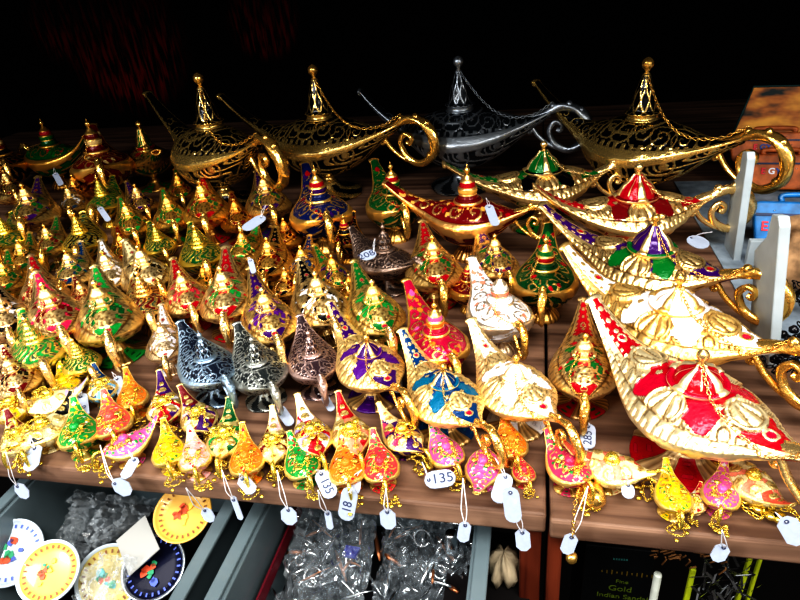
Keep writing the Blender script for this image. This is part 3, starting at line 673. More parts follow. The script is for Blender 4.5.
# let crowded small lamps ease apart a little so that no two bowls run into each other
sep = [[e, Vector((e.location.x, e.location.y)), R, e.get('group') in (G_SMALL, G_MINI)] for e, C, R, yaw, lab in LAMPS]
org = [s[1].copy() for s in sep]
for it in range(60):
    for i in range(len(sep)):
        for j in range(i+1, len(sep)):
            A, B = sep[i], sep[j]
            if not (A[3] or B[3]): continue
            dv = B[1]-A[1]; dm = .86*(A[2]+B[2]); l = dv.length
            if l < dm and l > 1e-6:
                pu = dv/l*(dm-l)*.5
                if A[3]: A[1] -= pu*(1 if B[3] else 1.6)
                if B[3]: B[1] += pu*(1 if A[3] else 1.6)
    for k, s in enumerate(sep):
        o_ = s[1]-org[k]
        if o_.length > .55*s[2]: s[1] = org[k]+o_.normalized()*.55*s[2]
for s in sep:
    s[0].location.x, s[0].location.y = s[1].x, max(s[1].y, s[2]*.72)
# ------------------------------------------------------------------ shelf, room shell
def wood(name, c1, c2, rough=.55, along='X', sc=1.0):
    mt, t, b = nt(name); N = t.nodes.new; L = t.links.new
    tc = N('ShaderNodeTexCoord'); mp = N('ShaderNodeMapping'); L(tc.outputs['Object'], mp.inputs[0])
    mp.inputs['Scale'].default_value = {'X': (3*sc, 60*sc, 60*sc), 'Z': (60*sc, 60*sc, 3*sc), 'Y': (60*sc, 3*sc, 60*sc)}[along]
    n1 = N('ShaderNodeTexNoise'); n1.inputs['Scale'].default_value = 1; n1.inputs['Detail'].default_value = 6; n1.inputs['Distortion'].default_value = .6
    L(mp.outputs[0], n1.inputs['Vector'])
    n2 = N('ShaderNodeTexNoise'); n2.inputs['Scale'].default_value = 9; L(tc.outputs['Object'], n2.inputs['Vector'])
    cr = N('ShaderNodeValToRGB'); L(n1.outputs[0], cr.inputs[0]); e = cr.color_ramp.elements
    e[0].position = .33; e[0].color = (*c1, 1); e[1].position = .68; e[1].color = (*c2, 1)
    mx = N('ShaderNodeMix'); mx.data_type = 'RGBA'; mx.blend_type = 'MULTIPLY'; mx.inputs[0].default_value = .5
    L(cr.outputs[0], mx.inputs[6]); L(n2.outputs[0], mx.inputs[7]); 
    ga = N('ShaderNodeMix'); ga.data_type = 'RGBA'; ga.blend_type = 'MULTIPLY'; ga.inputs[0].default_value = 1; ga.inputs[7].default_value = (1.35, 1.35, 1.35, 1)
    L(mx.outputs[2], ga.inputs[6]); L(ga.outputs[2], b.inputs['Base Color'])
    bp = N('ShaderNodeBump'); bp.inputs['Strength'].default_value = .3; bp.inputs['Distance'].default_value = .001; L(n1.outputs[0], bp.inputs['Height']); L(bp.outputs[0], b.inputs['Normal'])
    b.inputs['Roughness'].default_value = rough
    return mt
W_TOP = wood('shelf_wood', (.085, .045, .03), (.33, .21, .145), .6); W_RED = wood('post_wood', (.09, .018, .008), (.26, .07, .03), along='Z')
DARK = simple('dark_backing', (.006, .004, .004), .9, noise=.5, scale=12)
XS = aty(548, 520, 0).x
XL, XR, YB, TH = -1.6, .9, 1.32, .020
def board(name, x0, x1, y0, mat, z0=-TH, z1=0.0, y1=YB, rot=0):
    mb = MB(); box(mb, x0, x1, y0, y1, z0, z1); o = mb.obj(name, mat, smooth=False); bevel(o, .0025); return o
s1 = board('shelf_board', XL, XS-.0012, 0, W_TOP); tag(s1, 'weathered brown wooden shelf board under the left and middle lamps', 'shelf')
s2 = board('shelf_board', XS+.0012, XR, -.004, W_TOP); tag(s2, 'weathered brown wooden shelf board under the big lamps at right', 'shelf')
# posts under the two boards
def quadpost(px0, px1, Y, y1, lab):
    a, b = aty(px0, 560, Y), aty(px1, 560, Y); mb = MB(); box(mb, a.x, b.x, Y, y1, -.62, -TH-.0005)
    o = mb.obj('shelf_post', W_RED, smooth=False); bevel(o, .002); tag(o, lab, 'post', 'posts under the shelf boards')
quadpost(519, 541, .012, .05, 'red-brown wooden post under the end of the left board')
quadpost(547, 562, .008, .05, 'red-brown wooden post under the start of the right board')
# room shell
def struct(name, x0, x1, y0, y1, z0, z1, mat):
    mb = MB(); box(mb, x0, x1, y0, y1, z0, z1); return tag(mb.obj(name, mat, smooth=False), kind='structure')
mt, t, b = nt('back_cloth'); N = t.nodes.new; L = t.links.new
tc = N('ShaderNodeTexCoord'); mp = N('ShaderNodeMapping'); mp.inputs['Rotation'].default_value = (0, .45, 0); mp.inputs['Scale'].default_value = (95, 9, 14); L(tc.outputs['Object'], mp.inputs[0])
wv = N('ShaderNodeTexNoise'); wv.inputs['Scale'].default_value = 1; wv.inputs['Detail'].default_value = 4; L(mp.outputs[0], wv.inputs['Vector'])
ms = []
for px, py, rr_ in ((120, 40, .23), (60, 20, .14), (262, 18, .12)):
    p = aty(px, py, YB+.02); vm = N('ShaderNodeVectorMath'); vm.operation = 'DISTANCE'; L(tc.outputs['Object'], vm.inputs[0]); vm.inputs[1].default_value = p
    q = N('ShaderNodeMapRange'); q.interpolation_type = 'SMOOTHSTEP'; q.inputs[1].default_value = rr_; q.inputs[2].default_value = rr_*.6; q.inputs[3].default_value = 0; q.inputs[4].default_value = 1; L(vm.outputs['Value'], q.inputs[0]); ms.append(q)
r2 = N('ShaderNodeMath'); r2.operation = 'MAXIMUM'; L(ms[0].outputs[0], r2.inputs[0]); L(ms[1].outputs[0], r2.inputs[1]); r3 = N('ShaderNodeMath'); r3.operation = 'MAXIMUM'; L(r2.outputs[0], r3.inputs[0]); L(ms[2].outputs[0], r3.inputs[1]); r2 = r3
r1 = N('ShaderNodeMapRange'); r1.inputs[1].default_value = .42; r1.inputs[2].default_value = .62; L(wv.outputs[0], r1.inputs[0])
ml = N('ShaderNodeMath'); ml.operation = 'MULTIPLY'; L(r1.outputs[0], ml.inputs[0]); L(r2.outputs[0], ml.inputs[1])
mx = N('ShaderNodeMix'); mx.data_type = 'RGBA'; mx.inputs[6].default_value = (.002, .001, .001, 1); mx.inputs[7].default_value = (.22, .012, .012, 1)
L(ml.outputs[0], mx.inputs[0]); L(mx.outputs[2], b.inputs['Base Color']); b.inputs['Roughness'].default_value = .9; b.inputs['Specular IOR Level'].default_value = .05
CLOTH = mt
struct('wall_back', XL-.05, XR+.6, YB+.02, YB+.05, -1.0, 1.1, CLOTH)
struct('wall_left', XL-.09, XL-.05, .0, YB+.05, -1.0, 1.1, DARK)
struct('wall_right', XR+.6, XR+.64, .0, YB+.05, -1.0, 1.1, DARK)
struct('shade_ceiling', XL-.09, XR+.64, .17, YB+.05, .50, .54, DARK)  # unseen board, set low and forward to keep light off the back rows
struct('floor', XL-.09, XR+.64, -.9, YB+.05, -1.0, -.96, DARK)
struct('wall_under', XL-.05, XR+.6, .34, .36, -.96, -TH-.001, DARK)

# ------------------------------------------------------------------ price tags
PAPER = simple('tag_paper', (.42, .47, .57), .45, noise=.06, scale=300); STRING = simple('tag_string', (.85, .85, .9), .6)
INK = simple('tag_ink', (.05, .06, .12), .6); PLASTIC = simple('milky_plastic', (.62, .67, .74), .35)
def oct_poly(L_, w, k=.32):
    c = k*w
    return [(-L_/2+c, -w/2), (L_/2-c, -w/2), (L_/2, -w/2+c), (L_/2, w/2-c), (L_/2-c, w/2), (-L_/2+c, w/2), (-L_/2, w/2-c), (-L_/2, -w/2+c)]
def rnd_poly(L_, w, n=7):
    r = w*.48; P = []
    for cx, s in ((L_/2-r, 1), (-L_/2+r, -1)):
        for i in range(n):
            a = -PI/2+PI*i/(n-1)
            P.append((cx+s*r*math.cos(a), s*r*math.sin(a)*w/(2*r)))
    return P
def ptag(px, py, L_px, w_px, ang, hang, sx, sy, lab, text=None, shape='r', z=.016, sz=.03, foreshort=1.0):
    "ang: direction of the hole end in the picture, degrees anticlockwise from right; sx,sy: where the string ties on"
    pc = aty(px, py, -.016) if hang else at(px, py, z)
    dd = depth(pc)/FPX
    n = Vector((0, -1, .25)).normalized() if hang else Vector((.05, -.25, 1)).normalized()
    # axis: image direction projected onto the tag's plane
    d = RT*math.cos(math.radians(ang))+UP*math.sin(math.radians(ang)); v = (pc-CAMP).normalized()
    ax = d - v*(d.dot(n)/v.dot(n)); ax.normalize(); ay = n.cross(ax)
    e = bpy.data.objects.new('price_tag', None); COL.objects.link(e); e.empty_display_size = .01
    e.matrix_world = Matrix((ax, ay, n)).transposed().to_4x4(); e.location = pc
    tag(e, lab, 'price tag', 'white price tags tied to the lamps')
    L_px *= 1.12; w_px *= 1.12
    Ln, w = L_px*dd/max(.45, (ax-v*ax.dot(v)).length), w_px*dd/max(.45, (ay-v*ay.dot(v)).length)
    mb = MB(); prism(mb, oct_poly(Ln, w) if shape == 'o' else rnd_poly(Ln, w), -.0004, .0004); mb.obj('card', PAPER, e, smooth=False)
    mb = MB(); ring_ = [(Ln*.36+.0011*math.cos(a), .0011*math.sin(a), .0007) for a in np.linspace(0, 2*PI, 10)]; tube(mb, ring_, .0004, 5); mb.obj('eyelet', INK, e)
    P1 = at(sx, sy, sz); q = e.matrix_world.inverted() if False else (Matrix.Translation(pc)@Matrix((ax, ay, n)).transposed().to_4x4()).inverted()
    p1 = q@P1; p0 = Vector((Ln*.36, 0, .0006)); mb = MB()
    for s in (-1, 1):
        mid = (p0+p1)/2+Vector((0, s*(p1-p0).length*.05, .002)); tube(mb, crom([p0, p0.lerp(mid, .6)+Vector((0, s*.0008, .001)), mid, p1], 16), (.00038), 5)
    mb.obj('string', STRING, e)
    if text:
        fo = text_mesh('price', text, w*.78, INK, e); fo.location = (-Ln*.08, 0, .0006)
        if 90 < ang % 360 < 270: fo.rotation_euler.z = PI
    return e
T = [
 (33, 458, 22, 12, 78, 0, 30, 435, 'tag lying on the wood at the left edge, below the white ornament', None, 'o'),
 (22, 491, 16, 8, 130, 1, 6, 452, 'tag drooping over the shelf edge at the far left', None, 'o'),
 (122, 487, 19, 12, 150, 1, 100, 445, 'tag over the shelf edge below the red chain-buried ornament', None, 'o'),
 (130, 468, 20, 9, 60, 0, 128, 450, 'small tag standing up in front of the pink ornament at left', None, 'o'),
 (55, 416, 1, 1, 90, 0, 55, 410, None),
 (82, 406, 22, 11, 96, 0, 82, 392, 'tag leaning between the green and red ornaments at left', '8', 'o'),
 (208, 515, 14, 9, 120, 1, 186, 488, 'tag hanging below the pale pink ornament', None, 'o'),
 (247, 485, 18, 11, 130, 0, 240, 474, 'tag at the shelf edge under the orange ornament', None, 'o'),
 (237, 508, 22, 5, 110, 1, 222, 470, 'narrow edge-on tag hanging over the shelf edge left of centre', None, 'o'),
 (289, 516, 15, 14, 95, 1, 277, 470, 'round-cornered tag hanging below the gold and dark red ornament', None, 'o'),
 (326, 484, 26, 14, 115, 0, 316, 470, 'tag on the wood right of the bright green ornament', '135', 'r'),
 (329, 520, 16, 6, 100, 1, 318, 490, 'slim tag hanging over the edge in front of the second tray', None, 'o'),
 (354, 486, 16, 12, 85, 0, 362, 470, 'short tag below the orange ornament at the centre', None, 'r'),
 (348, 504, 28, 15, 80, 1, 352, 488, 'long tag hanging below the orange ornament at the centre', '18', 'r'),
 (388, 519, 17, 14, 95, 1, 386, 488, 'octagonal tag hanging below the red ornament at the centre', None, 'o'),
 (440, 479, 28, 15, 188, 0, 422, 462, 'tag marked 135 lying on the wood', '135', 'r'),
 (464, 532, 17, 11, 80, 1, 463, 478, 'tag hanging on a long string below the pink ornaments', None, 'o'),
 (502, 488, 27, 15, 72, 0, 495, 458, 'blank tag, upper of two overlapping at the shelf edge', None, 'r'),
 (512, 505, 30, 15, 97, 1, 508, 480, 'blank tag, lower of two overlapping at the shelf edge', None, 'r'),
 (523, 540, 18, 13, 95, 1, 515, 500, 'octagonal tag hanging in front of the left post', None, 'o'),
 (569, 544, 18, 12, 70, 1, 588, 486, 'tag hanging from the gold bell string in front of the dark gap', None, 'o'),
 (588, 436, 22, 13, 88, 0, 586, 422, 'tag leaning below the red and green lone lamp', '285', 'r'),
 (585, 455, 14, 8, 110, 0, 578, 440, 'pale tag half hidden behind the cream and salmon ornament', None, 'o'),
 (628, 491, 13, 11, 90, 0, 626, 478, 'small round tag under the cream and salmon ornament', None, 'r'),
 (720, 553, 17, 12, 60, 1, 722, 530, 'tag hanging over the edge below the pink ornament at right', None, 'o'),
 (792, 531, 24, 18, 120, 1, 775, 512, 'wide tag at the far right over the shelf edge', None, 'o'),
 (397, 380, 22, 9, 95, 0, 396, 362, 'narrow tag standing between the purple and blue teardrops', None, 'o'),
 (275, 350, 8, 5, 60, 0, 270, 340, None),
 (328, 403, 16, 7, 120, 0, 318, 394, 'bluish tag behind the red and lilac ornament', None, 'r'),
 (285, 416, 20, 9, 125, 0, 272, 404, 'slanting tag left of the red and lilac ornament', None, 'r'),
 (120, 387, 20, 8, 110, 0, 112, 372, 'tag between the pale blue and orange ornaments', None, 'o'),
 (700, 425, 1, 1, 90, 0, 700, 420, None),
]
for r_ in T:
    if r_[8] is None: continue
    ptag(*r_)
# tags held higher, on lamps standing further back
HT = [
 (254, 223, 22, 9, 35, 266, 205, 'white tag under the small purple and green lamp at the back', None, .075, .085),
 (492, 215, 20, 8, 110, 486, 198, 'tag hanging from the handle of the wine-red lamp', None, .08, .10),
 (368, 255, 15, 9, 20, 375, 238, 'tag marked 208 on the brown pewter lamp', '208', .075, .08),
 (58, 179, 12, 5, 120, 54, 168, 'small tag at the handle of the dark green lamp at back left', None, .08, .10),
 (104, 214, 14, 5, 125, 97, 206, 'small tag beside the yellow filigree lamp at back left', None, .07, .085),
 (252, 266, 13, 5, 105, 247, 258, 'tag peeking between the red-green and black-gold lamps', None, .075, .075),
 (698, 242, 18, 12, 150, 712, 232, 'blank tag between the handles of the red and purple-green lamps', None, .05, .07),
]
for px, py, l_, w_, ang, sx, sy, lab, tx, z_, sz_ in HT:
    ptag(px, py, l_, w_, ang, 0, sx, sy, lab, tx, 'r', z=z_, sz=sz_)

# long chains and bell
mb = MB(); a = at(585, 462, .02); bq = aty(575, 505, -.012); c = aty(572, 552, -.014)
chain_links(mb, crom([a, at(580, 485, .012), bq, c], 50), .0026); o = mb.obj('hanging_chain', g_gold); tag(o, 'gold chain hanging over the shelf edge near the seam', 'chain')
lb = MB(); p = c+Vector((0, 0, -.006)); lathe(lb, [(.0005, .004), (.003, .004), (.0042, .002), (.0042, -.002), (.003, -.004), (.0005, -.004)], 14, off=(p.x, p.y), z0=p.z); o2 = lb.obj('charm', g_gold, o)
p = at(595, 498, .010); lb = MB(); lathe(lb, [(.0105, -.008), (.0098, -.004), (.0075, .001), (.0065, .005), (.003, .008), (.0005, .0085)], 24, off=(0, 0)); 
o = lb.obj('bell', g_gold); o.location = p; o.rotation_euler = (.9, .4, 0); tag(o, 'little gold bell lying on the wood near the seam', 'bell')
lb = MB(); lathe(lb, [(.0005, -.002), (.003, -.004), (.004, -.007), (.003, -.010), (.0005, -.011)], 14); lb.obj('clapper', g_gold, o)
lb = MB(); tube(lb, [(.002*math.cos(a), 0, .010+.002*math.sin(a)) for a in np.linspace(0, 2*PI, 12)], .0006, 6); lb.obj('loop', g_gold, o)
p = at(768, 512, .006); lb = MB(); rr = random.Random(3)
chain_links(lb, crom([(rr.uniform(-.022, .022), rr.uniform(-.012, .012), rr.uniform(0, .006)) for i in range(14)], 90), .0032)
for i in range(4): lathe(lb, [(.0005, -.002), (.004, -.002), (.005, 0), (.004, .002), (.0005, .002)], 14, off=(rr.uniform(-.02, .02), rr.uniform(-.014, .012)), z0=.002)
o = lb.obj('charm_chain', g_yel); o.location = p; tag(o, 'little heap of gold chain and round charms at the right front', 'chain')

# ------------------------------------------------------------------ white tray with souvenirs at the right
WP = simple('white_painted_wood', (.46, .52, .55), .5, noise=.12, scale=30)
def panel(pxb, pyb, pxt, pyt, Ylen, lab, notch=True):
    b0 = at(pxb, pyb, 0); zt = aty(pxt, pyt, b0.y).z; mb = MB(); th = .009
    prof = [(0, .001), (0, zt*.95), (.005, zt), (.02, zt*.97), (Ylen*.5, zt*.80), (Ylen, zt*.62), (Ylen, .001)]
    lean = (aty(pxt, pyt, b0.y).x-b0.x)/zt
    V = [(x+lean*z, y, z) for x in (0, th) for y, z in prof]; n = len(prof)
    mb.add(V, [tuple(range(n)), tuple(range(n, 2*n))[::-1]]+[(i, i+n, (i+1) % n+n, (i+1) % n) for i in range(n)])
    o = mb.obj('tray_divider', WP, smooth=False); o.location = (b0.x, b0.y, 0); bevel(o, .0012); tag(o, lab, 'divider', 'white tray dividers'); return o, b0, zt
o1, b1, z1_ = panel(733, 262, 748, 153, .045, 'white wooden tray divider behind the red lamp handle')
o2, b2, z2_ = panel(768, 368, 780, 218, .06, 'white wooden tray divider nearest the front at right')
mb = MB(); box(mb, b1.x+.010, b1.x+.16, b1.y-.015, b1.y-.006, .001, .035); o = mb.obj('tray_board', WP, smooth=False); bevel(o, .001); tag(o, 'low white cross board between the tray dividers', 'board')
mb = MB(); box(mb, b2.x+.0095, b2.x+.4, b2.y+.0, b1.y+.3, .0006, .002); o = mb.obj('tray_bottom', simple('grey_felt', (.30, .36, .42), .8, noise=.3), smooth=False); tag(o, 'blue-grey bottom of the souvenir tray', 'tray')
# blue suitcase souvenir
def souvenir(px, py, z, wpx, hpx, body, lab, text_cols, rz=0, rx=-.5, name='souvenir_magnet'):
    c = at(px, py, z); k = depth(c)/FPX; w, h = wpx*k, hpx*k
    e = empty(name, c, rz, 1, rx=rx); tag(e, lab, 'souvenir', 'souvenir magnets in the white tray')
    mb = MB(); P = []
    for cx, cy in ((w/2-.006, h/2-.006), (-w/2+.006, h/2-.006), (-w/2*.82+.006, -h/2+.006), (w/2*.82-.006, -h/2+.006)):
        pass
    pl = [(-w/2, h*.42), (-w/2+.006, h/2), (w/2-.006, h/2), (w/2, h*.42), (w/2*.86, -h*.38), (w/2*.74, -h/2), (-w/2*.74, -h/2), (-w/2*.86, -h*.38)]
    V = [(x, 0, z) for x, z in pl]+[(x, -.012, z) for x, z in pl]; n = len(pl)
    mb.add(V, [tuple(range(n)), tuple(range(n, 2*n))[::-1]]+[(i, i+n, (i+1) % n+n, (i+1) % n) for i in range(n)])
    o = mb.obj('case', body, e, smooth=False); bevel(o, .003, 3)
    mb = MB(); box(mb, -w*.46, w*.46, -.0135, -.012, h*.22, h*.27); mb.obj('strap', simple('strap_dark', (.01, .03, .10), .4), e, smooth=False)
    mb = MB(); tube(mb, crom([(-w*.2, -.006, h/2), (-w*.18, -.006, h*.62), (w*.18, -.006, h*.62), (w*.2, -.006, h/2)], 20), .0035, 8); mb.obj('handle', body, e)
    mb = MB()
    rr = random.Random(5)
    for i in range(11):
        lathe(mb, [(.0002, -.0006), (.0013, -.0004), (.0013, .0004), (.0002, .0006)], 8, z0=rr.uniform(-h*.4, h*.4), off=(rr.uniform(-w*.36, w*.36), -.0125))
    mb.obj('studs', simple('stud_silver', (.8, .85, .9), .2, metal=1), e)
    xx = -w*(.40 if px > 790 else .22)
    for ch, colr in text_cols:
        fo = text_mesh('letter', ch, h*.24, simple('letter_paint', colr, .4), e, 'LEFT', 'BOTTOM', .0004, .0005); fo.rotation_euler = (PI/2, 0, 0); fo.location = (xx, -.0128, -h*.10); xx += h*.19
RB, WB, BB = (.7, .02, .05), (.85, .85, .9), (.02, .08, .35)
souvenir(798, 230, .024, 88, 54, simple('blue_enamel', (.02, .20, .48), .3, noise=.5, scale=50, coat=.5), 'blue suitcase-shaped souvenir lettered EGYPT behind the white divider', [('E', RB), ('G', BB), ('Y', BB), ('P', RB), ('T', BB)], rz=-.12)
souvenir(778, 172, .03, 78, 34, simple('orange_resin', (.55, .17, .05), .5, noise=.5, scale=60), 'orange-brown souvenir behind the blue suitcase-shaped one', [('E', RB), ('G', WB), ('Y', BB)], rz=-.1, rx=-.3)
souvenir(772, 148, .06, 84, 30, simple('clay_resin', (.50, .16, .05), .5, noise=.5, scale=60), 'terracotta souvenir lettered in blue inside the giant lamp handle', [('E', RB), ('G', BB), ('Y', BB)], rz=-.1, rx=-.3)
# scenic desert panel behind
c = at(772, 118, .07); k = depth(c)/FPX; e = empty('souvenir_picture', c, -.15, 1, rx=-.25); tag(e, 'desert scene souvenir picture in sandy yellow with a dark rim, at far right', 'picture')
mt, t, b = nt('desert_scene'); N = t.nodes.new; L = t.links.new
tc = N('ShaderNodeTexCoord'); mp = N('ShaderNodeMapping'); mp.inputs['Scale'].default_value = (14, 14, 34); L(tc.outputs['Object'], mp.inputs[0]); nn = N('ShaderNodeTexNoise'); nn.inputs['Scale'].default_value = 1; nn.inputs['Detail'].default_value = 3; L(mp.outputs[0], nn.inputs['Vector'])
cr = N('ShaderNodeValToRGB'); L(nn.outputs[0], cr.inputs[0]); e_ = cr.color_ramp.elements; e_[0].position = .38; e_[0].color = (.015, .03, .03, 1); e_[1].position = .62; e_[1].color = (.95, .50, .10, 1); q = cr.color_ramp.elements.new(.48); q.color = (.55, .20, .05, 1)
L(cr.outputs[0], b.inputs['Base Color'])
w, h = 76*k, 60*k; mb = MB(); V = [(-w*.5, 0, -h/2), (w*.7, 0, -h/2), (w*.7, 0, h/2), (-w*.28, 0, h/2), (-w*.36, 0, h*.1)]; V2 = [(x, -.008, z) for x, y, z in V]
mb.add(V+V2, [(0, 1, 2, 3, 4)[::-1], (5, 6, 7, 8, 9)]+[(i, (i+1) % 5, (i+1) % 5+5, i+5) for i in range(5)]); o = mb.obj('panel', mt, e, smooth=False); bevel(o, .002)
mb = MB(); tube(mb, [(x, -.009, z) for x, y, z in V]+[(V[0][0], -.009, V[0][2])], .002, 6); mb.obj('frame', simple('dark_teal', (.01, .06, .06), .5), e)
# dark little bags / beads at the right edge
rr = random.Random(8)
BLK = simple('black_bead', (.01, .01, .014), .2)
for i, (px, py) in enumerate(((792, 300), (796, 345), (788, 372))):
    c = at(px, py, .02); mb = MB(); chain_links(mb, crom([(rr.uniform(-.02, .02), rr.uniform(-.02, .02), rr.uniform(0, .02)) for _ in range(12)], 70), .004)
    for _ in range(9): lathe(mb, [(.0003, -.004), (.004, -.002), (.0045, .001), (.002, .004), (.0003, .0045)], 10, off=(rr.uniform(-.018, .018), rr.uniform(-.018, .018)), z0=rr.uniform(.0, .02))
    o = mb.obj('bead_bracelet', BLK); o.location = c; tag(o, ['black bead bracelet heap, furthest back in the tray at right edge', 'black bead bracelet heap in the middle of the tray at right edge', 'black bead bracelet heap nearest the front in the tray at right'][i], 'bracelet', 'black bracelets in the tray')
# pale pouch leaning behind divider (tan cloth)
c = at(796, 262, .03); mb = MB(); lathe(mb, [(.001, 0), (.028, .004), (.034, .02), (.030, .045), (.016, .062), (.020, .072), (.022, .075)], 28, fn=lambda r, ph, s: (np.zeros(r.shape+(4,)), .003*np.sin(7*ph)))
o = mb.obj('cloth_pouch', simple('tan_cloth', (.35, .22, .12), .8, noise=.5, scale=80)); o.location = (c.x, c.y, .002); tag(o, 'tan cloth pouch standing right of the front divider', 'pouch')

# ------------------------------------------------------------------ trays under the shelf
TR = simple('grey_tray_plastic', (.15, .19, .205), .35, noise=.15, scale=10, coat=.3)
CLEAR = bpy.data.materials.new('crinkled_clear_wrap'); CLEAR.use_nodes = True; t = CLEAR.node_tree; b = t.nodes['Principled BSDF']
b.inputs['Base Color'].default_value = (.8, .86, .9, 1); b.inputs['Roughness'].default_value = .12; b.inputs['Alpha'].default_value = .22; b.inputs['Specular IOR Level'].default_value = 1.0; b.inputs['Coat Weight'].default_value = 1
n_ = t.nodes.new('ShaderNodeTexNoise'); n_.inputs['Scale'].default_value = 70; n_.inputs['Detail'].default_value = 4; n_.inputs['Distortion'].default_value = 1.2; bp = t.nodes.new('ShaderNodeBump'); bp.inputs['Strength'].default_value = .8; bp.inputs['Distance'].default_value = .004
tcn = t.nodes.new('ShaderNodeTexCoord'); t.links.new(tcn.outputs['Object'], n_.inputs['Vector'])
t.links.new(n_.outputs[0], bp.inputs['Height']); t.links.new(bp.outputs[0], b.inputs['Normal'])
BAG = CLEAR.copy(); BAG.name = 'clear_bag_film'; BAG.node_tree.nodes['Principled BSDF'].inputs['Alpha'].default_value = .38; BAG.node_tree.nodes['Principled BSDF'].inputs['Roughness'].default_value = .07; BAG.node_tree.nodes['Principled BSDF'].inputs['Metallic'].default_value = .6
ZT = -.055
def tray(lx, rx_, lab, y0=-.24, y1=.10, rim=.012, lean=.035):
    e = empty('plastic_tray', (0, 0, 0)); tag(e, lab, 'tray', 'grey plastic trays under the shelf')
    def wall(x, sgn):
        mb = MB(); box(mb, x-.003, x+.003, y0, y1, ZT-.12, ZT); o = mb.obj('side_wall', TR, e, smooth=False); bevel(o, .001)
        mb = MB(); box(mb, min(x, x+sgn*rim), max(x, x+sgn*rim), y0, y1, ZT, ZT+.004); o = mb.obj('rim', TR, e, smooth=False); bevel(o, .0012)
    wall(lx, -1); wall(rx_, 1)
    mb = MB(); box(mb, lx, rx_, y0, y1, ZT-.123, ZT-.118); mb.obj('tray_base', TR, e, smooth=False)
    mb = MB(); box(mb, lx, rx_, y1-.004, y1, ZT-.12, ZT-.03); mb.obj('back_wall', TR, e, smooth=False)
    return e
def xt(px, py, z=ZT): return at(px, py, z).x
xa, xb = xt(8, 506), xt(202, 546); xc, xd = xt(244, 553), xt(474, 561)
tray(xa, xb, 'grey plastic tray holding wrapped painted plates, at lower left'); tray(xc, xd, 'grey plastic tray holding wrapped jewellery, under the middle')
# plates
def plate(px, py, rpx, z, mat, rimmat, lab, tiltx, tilty, marks, cat='plate'):
    c = at(px, py, z); r = rpx*depth(c)/FPX; e = empty('painted_plate', c, 0, 1, rx=tiltx, ry=tilty); tag(e, lab, cat, 'wrapped painted plates in the left tray')
    mb = MB(); lathe(mb, [(.0005, 0), (r*.6, 0), (r*.86, .002), (r*.9, .003)], 48); mb.obj('painted_face', mat, e)
    mb = MB(); lathe(mb, [(r*.9, .003), (r*.95, .0045), (r, .005), (r*1.01, .003), (r*.8, -.004), (.0005, -.005)], 48); mb.obj('plate_rim', rimmat, e)
    rr = random.Random(int(px)); mb = MB()
    for i in range(26):   # letters-like strokes around the border
        a = 2*PI*i/26; ca, sa = math.cos(a), math.sin(a); R_ = r*.78; w = r*.028; h = r*.055
        V = [(ca*(R_+u)-sa*v, sa*(R_+u)+ca*v, .0024) for u, v in ((-h, -w), (h, -w), (h, w), (-h, w))]; mb.add(V, [(0, 1, 2, 3)])
    mb.obj('border_marks', marks[0], e, smooth=False)
    for q in range(3):
        mb = MB()
        for i in range(3):
            a = rr.uniform(0, 6); d = rr.uniform(.05, .45)*r; x, y = d*math.cos(a), d*math.sin(a); s = r*rr.uniform(.08, .16); n = 7
            P = [(x+s*rr.uniform(.5, 1.2)*math.cos(2*PI*k/n), y+s*rr.uniform(.5, 1.2)*math.sin(2*PI*k/n)) for k in range(n)]; prism(mb, P, .0008, .0016)
        mb.obj('motif', marks[1+q], e, smooth=False)
YP = simple('yellow_glaze', (.80, .50, .13), .3, noise=.1, scale=40, coat=.5); WPm = simple('white_glaze', (.55, .62, .68), .3, coat=.5); GP = simple('pale_yellow_glaze', (.6, .5, .18), .3, noise=.2, coat=.5); BP = simple('black_glaze', (.01, .012, .035), .2, coat=.6)
brn = simple('brown_stroke', (.25, .10, .03), .5); rdm = simple('red_motif', (.65, .12, .05), .4); grm = simple('green_motif', (.05, .35, .18), .4); ylm = simple('yellow_motif', (.9, .6, .1), .4); blm = simple('blue_motif', (.1, .15, .5), .4); tlm = simple('teal_motif', (.1, .5, .5), .4)
plate(12, 553, 32, -.088, WPm, WPm, 'white painted plate at the far left of the tray', .5, .25, (blm, grm, blm, rdm))
plate(50, 572, 30, -.082, YP, WPm, 'yellow painted plate in front of the white one', .5, .25, (brn, rdm, grm, ylm))
plate(110, 578, 32, -.115, GP, WPm, 'pale yellow and green painted plate in clear wrap, centre of tray', .55, .3, (brn, grm, rdm, tlm))
plate(155, 568, 32, -.10, BP, simple('silver_rim', (.6, .65, .7), .2, metal=.8), 'black glazed plate with silver rim', .45, .1, (blm, rdm, grm, blm))
plate(184, 514, 29, -.06, YP, YP, 'yellow painted plate showing below the pale pink ornament', .45, .1, (brn, rdm, ylm, rdm))
def crumple(px, py, wpx, hpx, z, lab, name='clear_wrap', seed=0, mat=CLEAR, amp=.016, cat='plastic wrap', rx=.3):
    c = at(px, py, z); k = depth(c)/FPX; rr = np.random.RandomState(seed); n = 34
    A = rr.rand(9, 9); xi = np.linspace(0, 7.999, n)
    def bl(A, x, y):
        i, j = int(x), int(y); u, v = x-i, y-j; return (A[i, j]*(1-u)+A[i+1, j]*u)*(1-v)+(A[i, j+1]*(1-u)+A[i+1, j+1]*u)*v
    V = []
    for i in range(n):
        for j in range(n):
            h_ = bl(A, xi[i], xi[j]) + .35*rr.rand()
            V.append(((i/(n-1)-.5)*wpx*k+rr.uniform(-1, 1)*.0012, (j/(n-1)-.5)*hpx*k*1.3+rr.uniform(-1, 1)*.0012, (h_-.6)*amp))
    mb = MB(); mb.add(V, gridfaces(n, n, False)); o = mb.obj(name, mat, smooth=False); o.location = c; o.rotation_euler = (rx, 0, 0); tag(o, lab, cat, 'crinkled plastic wrap in the trays'); return o
